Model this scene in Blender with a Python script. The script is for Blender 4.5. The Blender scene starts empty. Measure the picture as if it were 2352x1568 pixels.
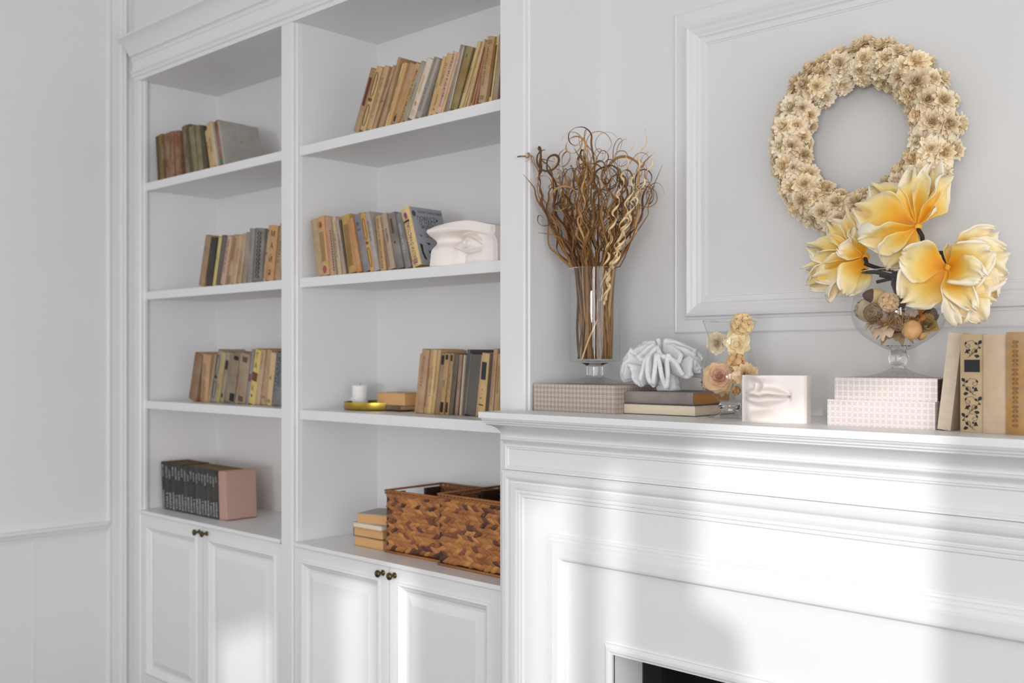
import bpy, math, random
from mathutils import Vector, Matrix, Quaternion, noise
sc = bpy.context.scene
COL = sc.collection
R = random.Random(7)
PI = math.pi

# ------------------------------------------------------------------ camera, world, light, exposure
# world axes: X runs along the bookcase and the mantel, Y into the wall, Z up; eye level is z = 0
F = 2370.0; CX = 1176.0; HY = 820.0; XV = -1340.0
YAW = math.atan((CX - XV) / F)
FW = (-math.cos(YAW), math.sin(YAW)); RT = (FW[1], -FW[0])
cam = bpy.data.cameras.new('camera')
cam_o = bpy.data.objects.new('camera', cam); COL.objects.link(cam_o)
cam.sensor_width = 36; cam.lens = 36 * F / 2352
cam.shift_y = (HY - 784) / 2352
cam_o.rotation_euler = (PI / 2, 0, math.atan2(-FW[0], FW[1]))
cam.clip_start = 0.05
cam.dof.use_dof = True; cam.dof.focus_distance = 2.55; cam.dof.aperture_fstop = 3.4
sc.camera = cam_o

w = bpy.data.worlds.new('daylight'); sc.world = w; w.use_nodes = True
w.node_tree.nodes['Background'].inputs[0].default_value = (0.86, 0.93, 1.0, 1)
w.node_tree.nodes['Background'].inputs[1].default_value = 0.5

SUN = Vector((-1, 1.73, -0.35)).normalized()
sl = bpy.data.lights.new('sun', 'SUN'); sl.energy = 1.75; sl.angle = math.radians(0.9); sl.color = (1, 0.985, 0.96)
so = bpy.data.objects.new('sun', sl); COL.objects.link(so)
so.rotation_euler = SUN.to_track_quat('-Z', 'Y').to_euler()

def area(name, loc, d, sx, sy, e, col=(1, 1, 1)):
    l = bpy.data.lights.new(name, 'AREA'); l.shape = 'RECTANGLE'; l.size = sx; l.size_y = sy; l.energy = e; l.color = col
    o = bpy.data.objects.new(name, l); COL.objects.link(o); o.location = loc
    o.rotation_euler = Vector(d).to_track_quat('-Z', 'Z').to_euler(); return o
area('window_daylight_right', (1.17, -2.38, -0.25), (-1, 0, 0), 2.0, 1.9, 136, (0.985, 0.985, 1))
area('window_daylight_right', (1.17, -4.8, -0.25), (-1, 0, 0), 0.9, 1.9, 185, (0.985, 0.985, 1))
area('window_daylight_right', (1.17, -6.1, -0.25), (-1, 0, 0), 0.7, 1.9, 24, (0.985, 0.985, 1))
area('window_daylight_right', (1.17, 0.65, -0.1), (-1, 0, 0), 1.8, 2.2, 36, (0.985, 0.985, 1))  # extra fill at the added fourth window, lifts the left wall
area('window_daylight_back', (-1.7, -7.4, 0.25), (0, 1, 0), 4.6, 2.5, 8, (0.985, 0.985, 1))

vs = sc.view_settings
vs.view_transform = 'Standard'; vs.look = 'None'; vs.exposure = -0.03; vs.gamma = 1.0; vs.use_curve_mapping = False
sc.cycles.max_bounces = 10; sc.cycles.diffuse_bounces = 6; sc.cycles.glossy_bounces = 3
sc.cycles.transmission_bounces = 8; sc.cycles.transparent_max_bounces = 24
sc.cycles.sample_clamp_indirect = 6; sc.cycles.caustics_refractive = False; sc.cycles.caustics_reflective = False
sc.cycles.use_denoising = True

# ------------------------------------------------------------------ helpers
def ray(x, y):
    u = (x - CX) / F
    return (FW[0] + u * RT[0], FW[1] + u * RT[1], (HY - y) / F)
def PY(x, y, Y):
    r = ray(x, y); t = Y / r[1]; return Vector((r[0] * t, Y, r[2] * t))
def PX(x, y, X):
    r = ray(x, y); t = X / r[0]; return Vector((X, r[1] * t, r[2] * t))
def PZ(x, y, Z):
    r = ray(x, y); t = Z / r[2]; return Vector((r[0] * t, r[1] * t, Z))
def lin(c):
    return tuple(((v / 255) / 12.92 if v / 255 <= 0.04045 else ((v / 255 + 0.055) / 1.055) ** 2.4) for v in c)

MATS = {}
class NT:
    def __init__(s, name):
        s.m = bpy.data.materials.new(name); s.m.use_nodes = True; s.t = s.m.node_tree
        s.b = s.t.nodes['Principled BSDF']
    def n(s, typ, **k):
        o = s.t.nodes.new(typ)
        for a, v in k.items():
            if a[0] == 'i' and a[1:].isdigit(): s.put(o.inputs[int(a[1:])], v)
            else: setattr(o, a, v)
        return o
    def put(s, sock, v):
        if isinstance(v, bpy.types.NodeSocket): s.t.links.new(v, sock)
        elif isinstance(v, bpy.types.Node): s.t.links.new(v.outputs[0], sock)
        else: sock.default_value = v
    def math(s, op, a, b=0.0, c=None):
        o = s.n('ShaderNodeMath', operation=op); s.put(o.inputs[0], a); s.put(o.inputs[1], b)
        if c is not None: s.put(o.inputs[2], c)
        return o.outputs[0]
    def mix(s, f, a, b, mode='MIX'):
        o = s.n('ShaderNodeMix', data_type='RGBA', blend_type=mode); s.put(o.inputs[0], f)
        s.put(o.inputs[6], a if not isinstance(a, tuple) else (*a, 1)[:4]); s.put(o.inputs[7], b if not isinstance(b, tuple) else (*b, 1)[:4])
        return o.outputs[2]
    def noise(s, scale, detail=3, coord='Object', vec=None, rough=0.55):
        o = s.n('ShaderNodeTexNoise'); o.inputs['Scale'].default_value = scale; o.inputs['Detail'].default_value = detail
        o.inputs['Roughness'].default_value = rough
        s.put(o.inputs['Vector'], vec if vec is not None else s.coord(coord)); return o.outputs[0]
    def coord(s, c='Object'):
        return s.n('ShaderNodeTexCoord').outputs[c]
    def scale(s, vec, sx, sy, sz):
        o = s.n('ShaderNodeMapping'); s.put(o.inputs[0], vec); o.inputs['Scale'].default_value = (sx, sy, sz); return o.outputs[0]
    def base(s, v): s.put(s.b.inputs['Base Color'], v if not isinstance(v, tuple) else (*v, 1)[:4])
    def rough(s, v): s.put(s.b.inputs['Roughness'], v)
    def bump(s, h, strength=0.3, dist=0.002):
        o = s.n('ShaderNodeBump'); o.inputs['Strength'].default_value = strength; o.inputs['Distance'].default_value = dist
        s.put(o.inputs['Height'], h); s.t.links.new(o.outputs[0], s.b.inputs['Normal'])

def plain(name, rgb, rough=0.6, var=0.0, vscale=40, bump=0.0, bscale=300, metal=0.0, spec=0.5, sub=0.0):
    if name in MATS: return MATS[name]
    t = NT(name); c = lin(rgb)
    if var:
        d = tuple(v * (1 - var) for v in c); e = tuple(min(1, v * (1 + var * 0.6)) for v in c)
        t.base(t.mix(t.noise(vscale), d, e))
    else: t.base(c)
    t.rough(rough); t.b.inputs['Metallic'].default_value = metal; t.b.inputs['Specular IOR Level'].default_value = spec
    if sub:
        t.b.inputs['Subsurface Weight'].default_value = sub; t.b.inputs['Subsurface Radius'].default_value = (0.01, 0.006, 0.003)
        t.b.inputs['Subsurface Scale'].default_value = 0.5
    if bump: t.bump(t.noise(bscale), bump, 0.001)
    MATS[name] = t.m; return t.m
def ink(rgb, rough=0.7): return plain('ink_%02x%02x%02x' % rgb, rgb, rough)
def hexc(h): return tuple(int(h[i:i + 2], 16) for i in (0, 2, 4))

class B:
    def __init__(s): s.v = []; s.f = []; s.uv = []
    def add(s, vs, fs, uvs=None):
        k = len(s.v); s.v += [tuple(p) for p in vs]; s.f += [tuple(i + k for i in q) for q in fs]
        if uvs: s.uv += uvs
        return s
    def box(s, x0, x1, y0, y1, z0, z1, M=None):
        vs = [Vector((x, y, z)) for x in (x0, x1) for y in (y0, y1) for z in (z0, z1)]
        if M is not None: vs = [M @ p for p in vs]
        return s.add(vs, [(0, 1, 3, 2), (4, 6, 7, 5), (0, 4, 5, 1), (2, 3, 7, 6), (0, 2, 6, 4), (1, 5, 7, 3)])
    def prism(s, poly, a, b, axis='x'):
        n = len(poly)
        mk = {'x': lambda p, q: (q, p[0], p[1]), 'z': lambda p, q: (p[0], p[1], q), 'y': lambda p, q: (p[0], q, p[1])}[axis]
        vs = [mk(p, a) for p in poly] + [mk(p, b) for p in poly]
        fs = [(i, (i + 1) % n, n + (i + 1) % n, n + i) for i in range(n)] + [tuple(range(n))[::-1], tuple(range(n, 2 * n))]
        return s.add(vs, fs)
    def lathe(s, prof, n=32, c=(0, 0, 0), M=None, wob=None):
        vs = []
        for r, z in prof:
            for i in range(n):
                a = 2 * PI * i / n; rr = r * (wob(a, z) if wob else 1)
                p = Vector((c[0] + rr * math.cos(a), c[1] + rr * math.sin(a), c[2] + z)); vs.append(M @ p if M is not None else p)
        fs = [(j * n + i, j * n + (i + 1) % n, (j + 1) * n + (i + 1) % n, (j + 1) * n + i) for j in range(len(prof) - 1) for i in range(n)]
        return s.add(vs, fs)
    def tube(s, pts, rad, n=6, flat=1.0, closed=False, cap=True, twist=0.0):
        pts = [Vector(p) for p in pts]; m = len(pts); vs = []
        up = None
        for i, p in enumerate(pts):
            if closed: d = pts[(i + 1) % m] - pts[i - 1]
            else: d = pts[min(i + 1, m - 1)] - pts[max(i - 1, 0)]
            if d.length < 1e-9: d = Vector((0, 0, 1))
            d.normalize()
            if up is None:
                up = Vector((0, 0, 1)) if abs(d.z) < 0.9 else Vector((1, 0, 0))
            up = up - d * up.dot(d)
            if up.length < 1e-6: up = d.orthogonal()
            up.normalize(); sd = d.cross(up)
            r = rad(i / max(1, m - 1)) if callable(rad) else rad
            tw = twist * i
            for k in range(n):
                a = 2 * PI * k / n
                cx, cy = r * math.cos(a), r * flat * math.sin(a)
                vs.append(p + sd * (cx * math.cos(tw) - cy * math.sin(tw)) + up * (cx * math.sin(tw) + cy * math.cos(tw)))
        L = m if closed else m - 1
        fs = [(i * n + k, i * n + (k + 1) % n, ((i + 1) % m) * n + (k + 1) % n, ((i + 1) % m) * n + k) for i in range(L) for k in range(n)]
        if cap and not closed: fs += [tuple(range(n))[::-1], tuple((m - 1) * n + k for k in range(n))]
        return s.add(vs, fs)
    def grid(s, fn, nu, nv, uv=False):
        vs = [fn(i / nu, j / nv) for j in range(nv + 1) for i in range(nu + 1)]
        q = nu + 1
        fs = [(j * q + i, j * q + i + 1, (j + 1) * q + i + 1, (j + 1) * q + i) for j in range(nv) for i in range(nu)]
        us = None
        if uv:
            us = []
            for f in fs:
                for k in f: us.append((k % q / nu, k // q / nv - len(s.v) * 0))
        return s.add(vs, fs, us)
    def ball(s, c, r, n=12, m=8, sc=(1, 1, 1)):
        c = Vector(c)
        return s.lathe([(r * math.sin(PI * j / m) * 1.0 + 1e-5, -r * math.cos(PI * j / m)) for j in range(m + 1)], n, M=Matrix.Translation(c) @ Matrix.Diagonal((*sc, 1)))
    def mesh(s, name, smooth=0, merge=False):
        me = bpy.data.meshes.new(name); me.from_pydata(s.v, [], s.f)
        if s.uv:
            l = me.uv_layers.new(name='UVMap'); flat = [c for p in s.uv for c in p]; l.data.foreach_set('uv', flat)
        if smooth:
            me.polygons.foreach_set('use_smooth', [True] * len(me.polygons))
            if smooth != 1: me.set_sharp_from_angle(angle=math.radians(smooth))
        me.update(); return me
    def obj(s, name, mat=None, parent=None, smooth=0, **k):
        return link(name, s.mesh(name, smooth), mat, parent, **k)
def link(name, me, mat=None, parent=None, label=None, cat=None, group=None, kind=None, loc=None, rot=None, color=None):
    o = bpy.data.objects.new(name, me); COL.objects.link(o)
    if mat is not None and me is not None and not me.materials: me.materials.append(mat)
    if parent is not None: o.parent = parent
    if label: o['label'] = label
    if cat: o['category'] = cat
    if group: o['group'] = group
    if kind: o['kind'] = kind
    if loc is not None: o.location = loc
    if rot is not None: o.rotation_euler = rot
    if color is not None: o.color = (*color, 1)
    return o
def thing(name, label, cat, loc=(0, 0, 0), rot=(0, 0, 0), group=None):
    return link(name, None, label=label, cat=cat, group=group, loc=loc, rot=rot)
def struct(name, b, mat, parent=None, smooth=0):
    return b.obj(name, mat, parent, smooth, kind=None if parent else 'structure')
def bev(o, wd=0.002, seg=2):
    m = o.modifiers.new('bevel', 'BEVEL'); m.width = wd; m.segments = seg; m.limit_method = 'ANGLE'; m.angle_limit = math.radians(40); return o
def frame(b, u0, u1, v0, v1, prof, mp, bottom=True):
    """mitred moulding around a rectangle; prof = (inward distance, height); mp maps (u, v, h) to a point"""
    ring = []
    for d, h in prof:
        lo = v0 + d if bottom else v0
        ring.append([mp(u0 + d, lo, h), mp(u0 + d, v1 - d, h), mp(u1 - d, v1 - d, h), mp(u1 - d, lo, h)])
    vs = [p for r in ring for p in r]; fs = []
    for j in range(len(ring) - 1):
        for i in range(4 if bottom else 3):
            k = (i + 1) % 4; fs.append((j * 4 + i, j * 4 + k, (j + 1) * 4 + k, (j + 1) * 4 + i))
    return b.add(vs, fs)
FONT_CACHE = {}
def text_mesh(body, size):
    c = bpy.data.curves.new('lettering', 'FONT'); c.body = body; c.size = size; c.resolution_u = 1; c.align_x = 'CENTER'; c.align_y = 'CENTER'
    o = bpy.data.objects.new('lettering', c); me = bpy.data.meshes.new_from_object(o)
    bpy.data.objects.remove(o); bpy.data.curves.remove(c); return me

# ------------------------------------------------------------------ shared materials
def paint(name, rgb, rough=0.42):
    t = NT(name); c = lin(rgb)
    t.base(t.mix(t.noise(3.0, 2), tuple(v * 0.985 for v in c), tuple(min(1, v * 1.01) for v in c)))
    t.rough(rough); MATS[name] = t.m; return t.m
M_WALL = paint('matt_white_wall_paint', (228, 228, 228), 0.75)
M_WHITE = paint('satin_white_wood_paint', (229, 229, 230), 0.36)
M_CEIL = paint('ceiling_paint', (236, 236, 235), 0.8)
def floor_mat():
    t = NT('oak_parquet'); v = t.coord('Object')
    g = t.noise(9, 4, vec=t.scale(v, 1, 14, 1))
    t.base(t.mix(g, lin((62, 52, 43)), lin((86, 73, 60)))); t.rough(0.35); return t.m
M_FLOOR = floor_mat()
def book_mat(name, wear, dust=.22):
    t = NT(name); oi = t.n('ShaderNodeObjectInfo'); c = oi.outputs['Color']
    v = t.n('ShaderNodeVectorMath', operation='ADD'); t.put(v.inputs[0], t.coord('Object')); 
    t.put(v.inputs[1], oi.outputs['Location'])
    n1 = t.noise(55, 4, vec=v.outputs[0]); n2 = t.noise(14, 3, vec=v.outputs[0])
    f = t.n('ShaderNodeMapRange'); t.put(f.inputs[0], n1); f.inputs[1].default_value = 0.35; f.inputs[2].default_value = 0.72
    f2 = t.n('ShaderNodeMapRange'); t.put(f2.inputs[0], n2); f2.inputs[1].default_value = 0.35; f2.inputs[2].default_value = 0.7
    dk = t.mix(t.math('MULTIPLY', f.outputs[0], wear), c, (0.22, 0.16, 0.1), 'MIX')
    t.base(t.mix(t.math('MULTIPLY', f2.outputs[0], dust), dk, (0.62, 0.56, 0.45)))
    t.rough(0.72); t.bump(t.noise(900, 2), 0.15, 0.0004); return t.m
M_BOOK = book_mat('worn_book_cloth', 0.22)
M_BOOKW = book_mat('very_worn_book_cloth', 0.5)
M_BOOKN = book_mat('dark_book_board', 0.12, 0.04)
def page_mat(name, a, b):
    t = NT(name); v = t.coord('Object')
    n1 = t.noise(60, 3, vec=t.scale(v, 18, 0.6, 0.6)); t.base(t.mix(n1, lin(a), lin(b))); t.rough(0.85)
    t.bump(n1, 0.25, 0.0006); return t.m
M_PAGE = page_mat('aged_paper_edges', (178, 140, 92), (222, 188, 138))
def page_flat(name, a, b):
    t = NT(name); v = t.coord('Object')
    n1 = t.noise(60, 3, vec=t.scale(v, 0.6, 0.6, 18)); t.base(t.mix(n1, lin(a), lin(b))); t.rough(0.85)
    t.bump(n1, 0.25, 0.0006); return t.m
M_PAGEC = page_flat('cream_paper_edges', (214, 196, 170), (238, 224, 202))
M_PAGEO = page_flat('browned_paper_edges', (168, 108, 48), (206, 150, 84))
M_PAGET = page_flat('tan_paper_edges', (190, 140, 88), (226, 182, 128))
M_PLASTER = plain('white_plaster', (240, 232, 226), 0.7, 0.03, 20, 0.05, 400)
def glass_thin():
    t = NT('clear_thin_glass'); nt = t.t
    tr = nt.nodes.new('ShaderNodeBsdfTransparent'); tr.inputs[0].default_value = (0.97, 0.98, 0.98, 1)
    gl = nt.nodes.new('ShaderNodeBsdfGlossy'); gl.inputs['Roughness'].default_value = 0.01
    lwt = nt.nodes.new('ShaderNodeLayerWeight'); lwt.inputs[0].default_value = 0.5
    lw = t.n('ShaderNodeMath', operation='MULTIPLY_ADD'); t.put(lw.inputs[0], t.math('POWER', lwt.outputs['Facing'], 4.0)); lw.inputs[1].default_value = 0.75; lw.inputs[2].default_value = 0.06
    mx = nt.nodes.new('ShaderNodeMixShader'); nt.links.new(lw.outputs[0], mx.inputs[0]); nt.links.new(tr.outputs[0], mx.inputs[1]); nt.links.new(gl.outputs[0], mx.inputs[2])
    nt.links.new(mx.outputs[0], nt.nodes['Material Output'].inputs[0]); return t.m
M_GLASS = glass_thin()
def glass_solid():
    t = NT('solid_glass'); t.base((1, 1, 1)); t.rough(0.0); t.b.inputs['Transmission Weight'].default_value = 1.0; t.b.inputs['IOR'].default_value = 1.48; return t.m
M_SOLID = glass_solid()

# ------------------------------------------------------------------ room shell
ZF, ZC = -1.62, 1.85           # floor and ceiling
XL, XR, YB, YW = -4.6, 1.2, -7.5, 2.64
struct('floor', B().box(XL - .1, XR + .1, YB - .1, 2.9, ZF - .05, ZF), M_FLOOR)
struct('ceiling', B().box(XL - .1, XR + .1, YB - .1, 2.9, ZC, ZC + .05), M_CEIL)
struct('wall_left', B().box(XL - .1, XL, YB, 2.8, ZF, ZC), M_WALL)
struct('wall_back', B().box(-2.0914, XR, YW, YW + .1, ZF, ZC).box(XL, -2.0914, 2.74, 2.8, ZF, ZC), M_WALL)
b = B()
WIN = [(-3.47, -1.30), (-5.30, -4.29), (-6.45, -5.76), (-.28, 1.58)]; WZ0 = -1.5; WTOP = [.72, .65, .60, 1.2]  # last opening is an unseen window added to lighten the left wall
ys = [YB] + [v for q in sorted(WIN) for v in q] + [2.8]
for i in range(0, len(ys), 2): b.box(XR, XR + .02, ys[i], ys[i + 1], ZF, ZC)
for (a, c), WZ1 in zip(WIN, WTOP): b.box(XR, XR + .02, a, c, WZ1, ZC).box(XR, XR + .02, a, c, ZF, WZ0)
struct('wall_right', b, M_WALL)
struct('wall_front', B().box(XL, -4.0, YB - .1, YB, ZF, ZC).box(0.6, XR, YB - .1, YB, ZF, ZC).box(-4.0, .6, YB - .1, YB, ZF, -1.1).box(-4, .6, YB - .1, YB, 1.55, ZC), M_WALL)
M_CURT = plain('curtain_linen', (238, 236, 232), 0.9)
for n, (a, c) in enumerate(WIN):
    wo = B(); WZ1 = WTOP[n]
    wo.box(XR - .01, XR + .03, a - .05, a, WZ0, WZ1).box(XR - .01, XR + .03, c, c + .05, WZ0, WZ1).box(XR - .01, XR + .03, a - .05, c + .05, WZ1, WZ1 + .05).box(XR - .01, XR + .03, a - .05, c + .05, WZ0 - .05, WZ0)
    root = struct('window_%d' % (n + 1), wo, M_WHITE)
    if n == 0:       # unseen curtains placed to cast the dark bands, one flared for the low shadow
        def drape(y0, y1, z0, z1, belly=0.0):
            def fn(u, v):
                z = z0 + (z1 - z0) * v; f = max(0.0, min(1, (0.26 - z) / 0.06)); f = f * f * (3 - 2 * f)
                f2 = max(0.0, min(1, (0.24 - z) / .8))
                yy = y0 + (y1 + belly * f * (0.75 + .7 * f2) - y0) * u
                return (XR - .04 +   .02 * math.sin(u * 9 * PI), yy, z)
            return B().grid(fn, 48, 26)
        drape(-2.69, -2.32, ZF + .02, WZ1 + .15, .30).obj('curtain', M_CURT, root, 1)
        drape(-3.00, -2.84, ZF + .02, WZ1 + .15).obj('curtain', M_CURT, root, 1)
    if n == 1:
        for y0, y1 in ((-4.68, -4.58), (-5.18, -5.08)): B().box(XR - .01, XR + .03, y0, y1, WZ0, WZ1).obj('mullion', M_WHITE, root)
# trims on the left wall
b = B().prism([(2.17, 0), (2.172, .010), (2.178, .013), (2.186, .012), (2.188, .008), (2.232, .008), (2.234, .014), (2.240, .016), (2.246, .013), (2.248, .018), (2.256, .02), (2.262, .016), (2.265, 0)], ZF, ZC, 'z')
b.v = [(XL + y, x, z) for x, y, z in b.v]
struct('trim_1', b, M_WHITE)
b = B()
prof = [(-.800, 0), (-.800, .006), (-.793, .008), (-.786, .010), (-.783, .016), (-.772, .02), (-.763, .026), (-.757, .026), (-.752, .018), (-.750, 0)]
vs = [(XL + h, YB, z) for z, h in prof] + [(XL + h, 2.17, z) for z, h in prof]; n = len(prof)
b.add(vs, [(i, i + 1, n + i + 1, n + i) for i in range(n - 1)] + [tuple(range(n)), tuple(range(n, 2 * n))[::-1]])
struct('trim_2', b, M_WHITE)
b = B()
for y in (1.843, 1.0, .1): b.box(XL, XL + .002, y - .007, y + .007, ZF, -.80)
struct('trim_3', b, M_WHITE)
# recessed filler between the left wall and the bookcase, and the bulkhead above its crown
struct('trim_4', B().box(XL, -4.545, 2.30, 2.34, ZF, 1.46), M_WHITE)
struct('wall_upper', B().box(XL, -2.09, 2.285, 2.74, 1.453, ZC), M_WALL)
# the large moulded wall panel over the mantel
mpw = lambda u, v, h: (u, YW - h, v)
b = frame(B(), -1.80, -.55, .072, 1.045, [(0, 0), (0, .005), (.004, .008), (.008, .006), (.040, .006), (.041, .010), (.047, .012), (.050, .009), (.051, .024), (.058, .026), (.066, .021), (.074, .018), (.083, .013), (.088, .012), (.092, .007), (.094, .006), (.108, .005), (.110, .002), (.114, .002), (.115, 0)], mpw)
struct('trim_5', b, M_WHITE)

# ------------------------------------------------------------------ bookcase
YF = 2.30; YS = 2.275
bc = thing('bookcase', 'white built-in bookcase with two open bays above panelled cupboard doors', 'bookcase', (-3.3, 2.3, ZF))
OFF = Vector((3.3, -2.3, -ZF))
def bpart(name, b, mat=M_WHITE, bv=0.0, parent=None, smooth=0):
    b.v = [(x + 3.3, y - 2.3, z - ZF) for x, y, z in b.v]
    o = b.obj(name, mat, parent or bc, smooth)
    if bv: bev(o, bv)
    return o
for x0, x1 in ((-4.544, -4.487), (-3.362, -3.287), (-2.196, -2.093)):
    poly = [(x0, 2.31), (x0, YS + .006), (x0 + .004, YS), (x1 - .004, YS), (x1, YS + .006), (x1, YS + .018), (x1 + .004, YS + .022), (x1 + .004, 2.31)]
    bpart('stile', B().prism(poly, ZF, 1.285, 'z'))
for x0, x1 in ((-4.545, -4.501), (-3.372, -3.276), (-2.18, -2.0915)):
    bpart('side_panel', B().box(x0, x1, 2.311, 2.70, ZF, 1.46))
for x0, x1 in ((-4.501, -3.372), (-3.276, -2.18)):
    bpart('back_panel', B().box(x0, x1, 2.68, 2.70, ZF, 1.27))
    bpart('top_panel', B().box(x0, x1, 2.311, 2.70, 1.27, 1.30))
    for z in (.80, .30, -.20):
        poly = [(2.30, z), (2.68, z), (2.68, z - .030), (2.322, z - .030), (2.322, z - .036), (2.30, z - .036)]
        bpart('shelf', B().prism(poly, x0, x1, 'x'), bv=.0015)
    bpart('counter', B().box(x0 - .0, x1, 2.274, 2.68, -.716, -.70), bv=.002)
# crown moulding with its frieze and beads
crown = [(2.31, 1.27), (2.272, 1.27), (2.272, 1.288), (2.264, 1.292), (2.262, 1.300), (2.266, 1.306), (2.258, 1.312), (2.256, 1.320), (2.268, 1.326), (2.268, 1.372), (2.262, 1.376), (2.258, 1.386), (2.262, 1.392), (2.25, 1.396), (2.247, 1.406), (2.240, 1.418), (2.232, 1.432), (2.222, 1.446), (2.210, 1.458), (2.196, 1.466), (2.192, 1.468), (2.192, 1.478), (2.30, 1.478), (2.31, 1.478)]
crown = [(y, 1.27 + (z - 1.27) * .90) for y, z in crown]
bpart('crown_moulding', B().prism(crown, -4.5445, -2.06, 'x'), smooth=25)
# cupboard doors
M_BRASS = plain('antique_brass', (92, 74, 48), 0.36, 0.25, 60, metal=0.85)
dprof = [(0, 0), (.043, 0), (.046, .006), (.052, .008), (.057, .005), (.060, -.001), (.064, -.002), (.070, -.006), (.074, -.011), (.082, -.012), (.084, -.012), (.112, -.003), (.113, -.002)]
def door(x0, x1, kx):
    z0, z1, y0 = -1.488, -.7185, 2.283
    b = B().box(x0, x1, y0 + .014, y0 + .022, z0, z1)
    frame(b, x0, x1, z0, z1, [(0, -.014)] + dprof, lambda u, v, h: (u, y0 - h, v))
    d = .113; b.add([(x0 + d, y0 + .002, z0 + d), (x1 - d, y0 + .002, z0 + d), (x1 - d, y0 + .002, z1 - d), (x0 + d, y0 + .002, z1 - d)], [(0, 3, 2, 1)])
    o = bpart('door', b, bv=0)
    k = B().lathe([(.0095, 0), (.0105, .002), (.0075, .004), (.0048, .007), (.0048, .016), (.008, .019), (.0125, .0225), (.0132, .026), (.0115, .0295), (.006, .032), (.0002, .0325)], 20, M=Matrix.Translation((kx, y0, -.742)) @ Matrix.Rotation(PI / 2, 4, 'X'))
    bpart('knob', k, M_BRASS, 0, o, 1)
door(-4.485, -3.951, -3.975); door(-3.947, -3.363, -3.915)
door(-3.283, -2.729, -2.760); door(-2.725, -2.198, -2.698)
bpart('plinth', B().box(-4.5, -2.2, 2.32, 2.34, ZF, -1.495))

# ------------------------------------------------------------------ fireplace
ZM = -.16; FX0, FX1 = -2.147, -.20; FY = 2.25
OX0, OX1, OZ = -1.736, -.604, -.815
fp = thing('fireplace', 'white panelled fireplace surround with a deep moulded mantel shelf and dark firebox', 'fireplace', (-1.17, 2.3, ZF))
def fpart(name, b, mat=M_WHITE, bv=0.0, parent=None, smooth=0):
    b.v = [(x + 1.17, y - 2.3, z - ZF) for x, y, z in b.v]
    o = b.obj(name, mat, parent or fp, smooth)
    if bv: bev(o, bv)
    return o
fpart('mantel_shelf', B().prism([(-2.148, 2.135), (FX1 + .05, 2.135), (FX1 + .05, YW), (-2.0875, YW), (-2.0875, 2.2745), (-2.148, 2.2745)], -.178, ZM, 'z'), bv=.0015)
b = B()
b.prism([(FX0, FY), (OX0, FY), (OX0, 2.42), (-2.0875, 2.42), (-2.0875, 2.2745), (FX0, 2.2745)], ZF, -.178, 'z')
b.box(OX1, FX1, FY, YW, ZF, -.178).box(OX0, OX1, FY, 2.42, OZ, -.178).box(OX0, OX0 - .35, 2.42, YW, ZF, -.178)
fpart('surround', b)
corn = [(2.251, -.266), (2.247, -.263), (2.244, -.257), (2.239, -.253), (2.236, -.250), (2.229, -.249), (2.226, -.245), (2.229, -.241), (2.236, -.239), (2.234, -.232), (2.226, -.222), (2.212, -.212), (2.192, -.204), (2.172, -.200), (2.168, -.1995), (2.164, -.197), (2.166, -.194), (2.158, -.1925), (2.155, -.190), (2.157, -.187), (2.150, -.1855), (2.147, -.182), (2.147, -.178), (2.251, -.178)]
fpart('cornice_moulding', B().prism(corn, FX0, FX1, 'x'), smooth=25)
mpf = lambda u, v, h: (u, FY - h, v)
fpart('frieze_bead', frame(B(), FX0 + .002, FX1, -.336, -.262, [(0, 0), (0, .006), (.005, .007), (.007, .004), (.010, .0045), (.013, .0015), (.014, 0)], mpf))
fpart('frame_moulding', frame(B(), FX0 - .003, FX1, ZF, -.337, [(0, 0), (0, .014), (.004, .019), (.010, .022), (.018, .021), (.026, .016), (.033, .010), (.036, .009), (.037, .014), (.044, .0145), (.052, .012), (.058, .007), (.060, .009), (.066, .008), (.069, .004), (.071, .006), (.077, .005), (.080, 0)], mpf, False), smooth=28)
fpart('inner_moulding', frame(B(), -1.977, -.363, ZF, -.508, [(0, 0), (0, .004), (.007, .006), (.009, .010), (.017, .012), (.020, .016), (.030, .019), (.036, .025), (.040, .025), (.050, .026), (.058, .027), (.066, .024), (.072, .015), (.075, .004), (.076, 0)], mpf, False), smooth=28)
fpart('opening_trim', frame(B(), -1.763, -.577, ZF, -.786, [(0, 0), (0, .007), (.005, .009), (.010, .013), (.018, .013), (.023, .009), (.027, .008), (.027, -.004)], mpf, False), smooth=28)
M_FIRE = plain('blackened_metal', (26, 26, 27), 0.6); M_SOOT = plain('soot_black', (9, 9, 9), 0.9)
b = B().box(OX0, OX0 + .004, 2.381, 2.50, ZF, OZ).box(OX1 - .004, OX1, 2.381, 2.50, ZF, OZ).box(OX0, OX1, 2.381, 2.50, OZ, OZ + .004)
fpart('firebox_frame', b, plain('grey_steel', (70, 71, 73), 0.45, metal=.4))
fpart('firebox', B().box(OX0 + .004, OX1 - .004, 2.62, 2.635, ZF, OZ).box(OX0 + .004, OX0 + .02, 2.47, 2.62, ZF, OZ).box(OX1 - .02, OX1 - .004, 2.47, 2.62, ZF, OZ).box(OX0, OX1, 2.47, 2.62, OZ - .02, OZ), M_SOOT)

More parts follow.
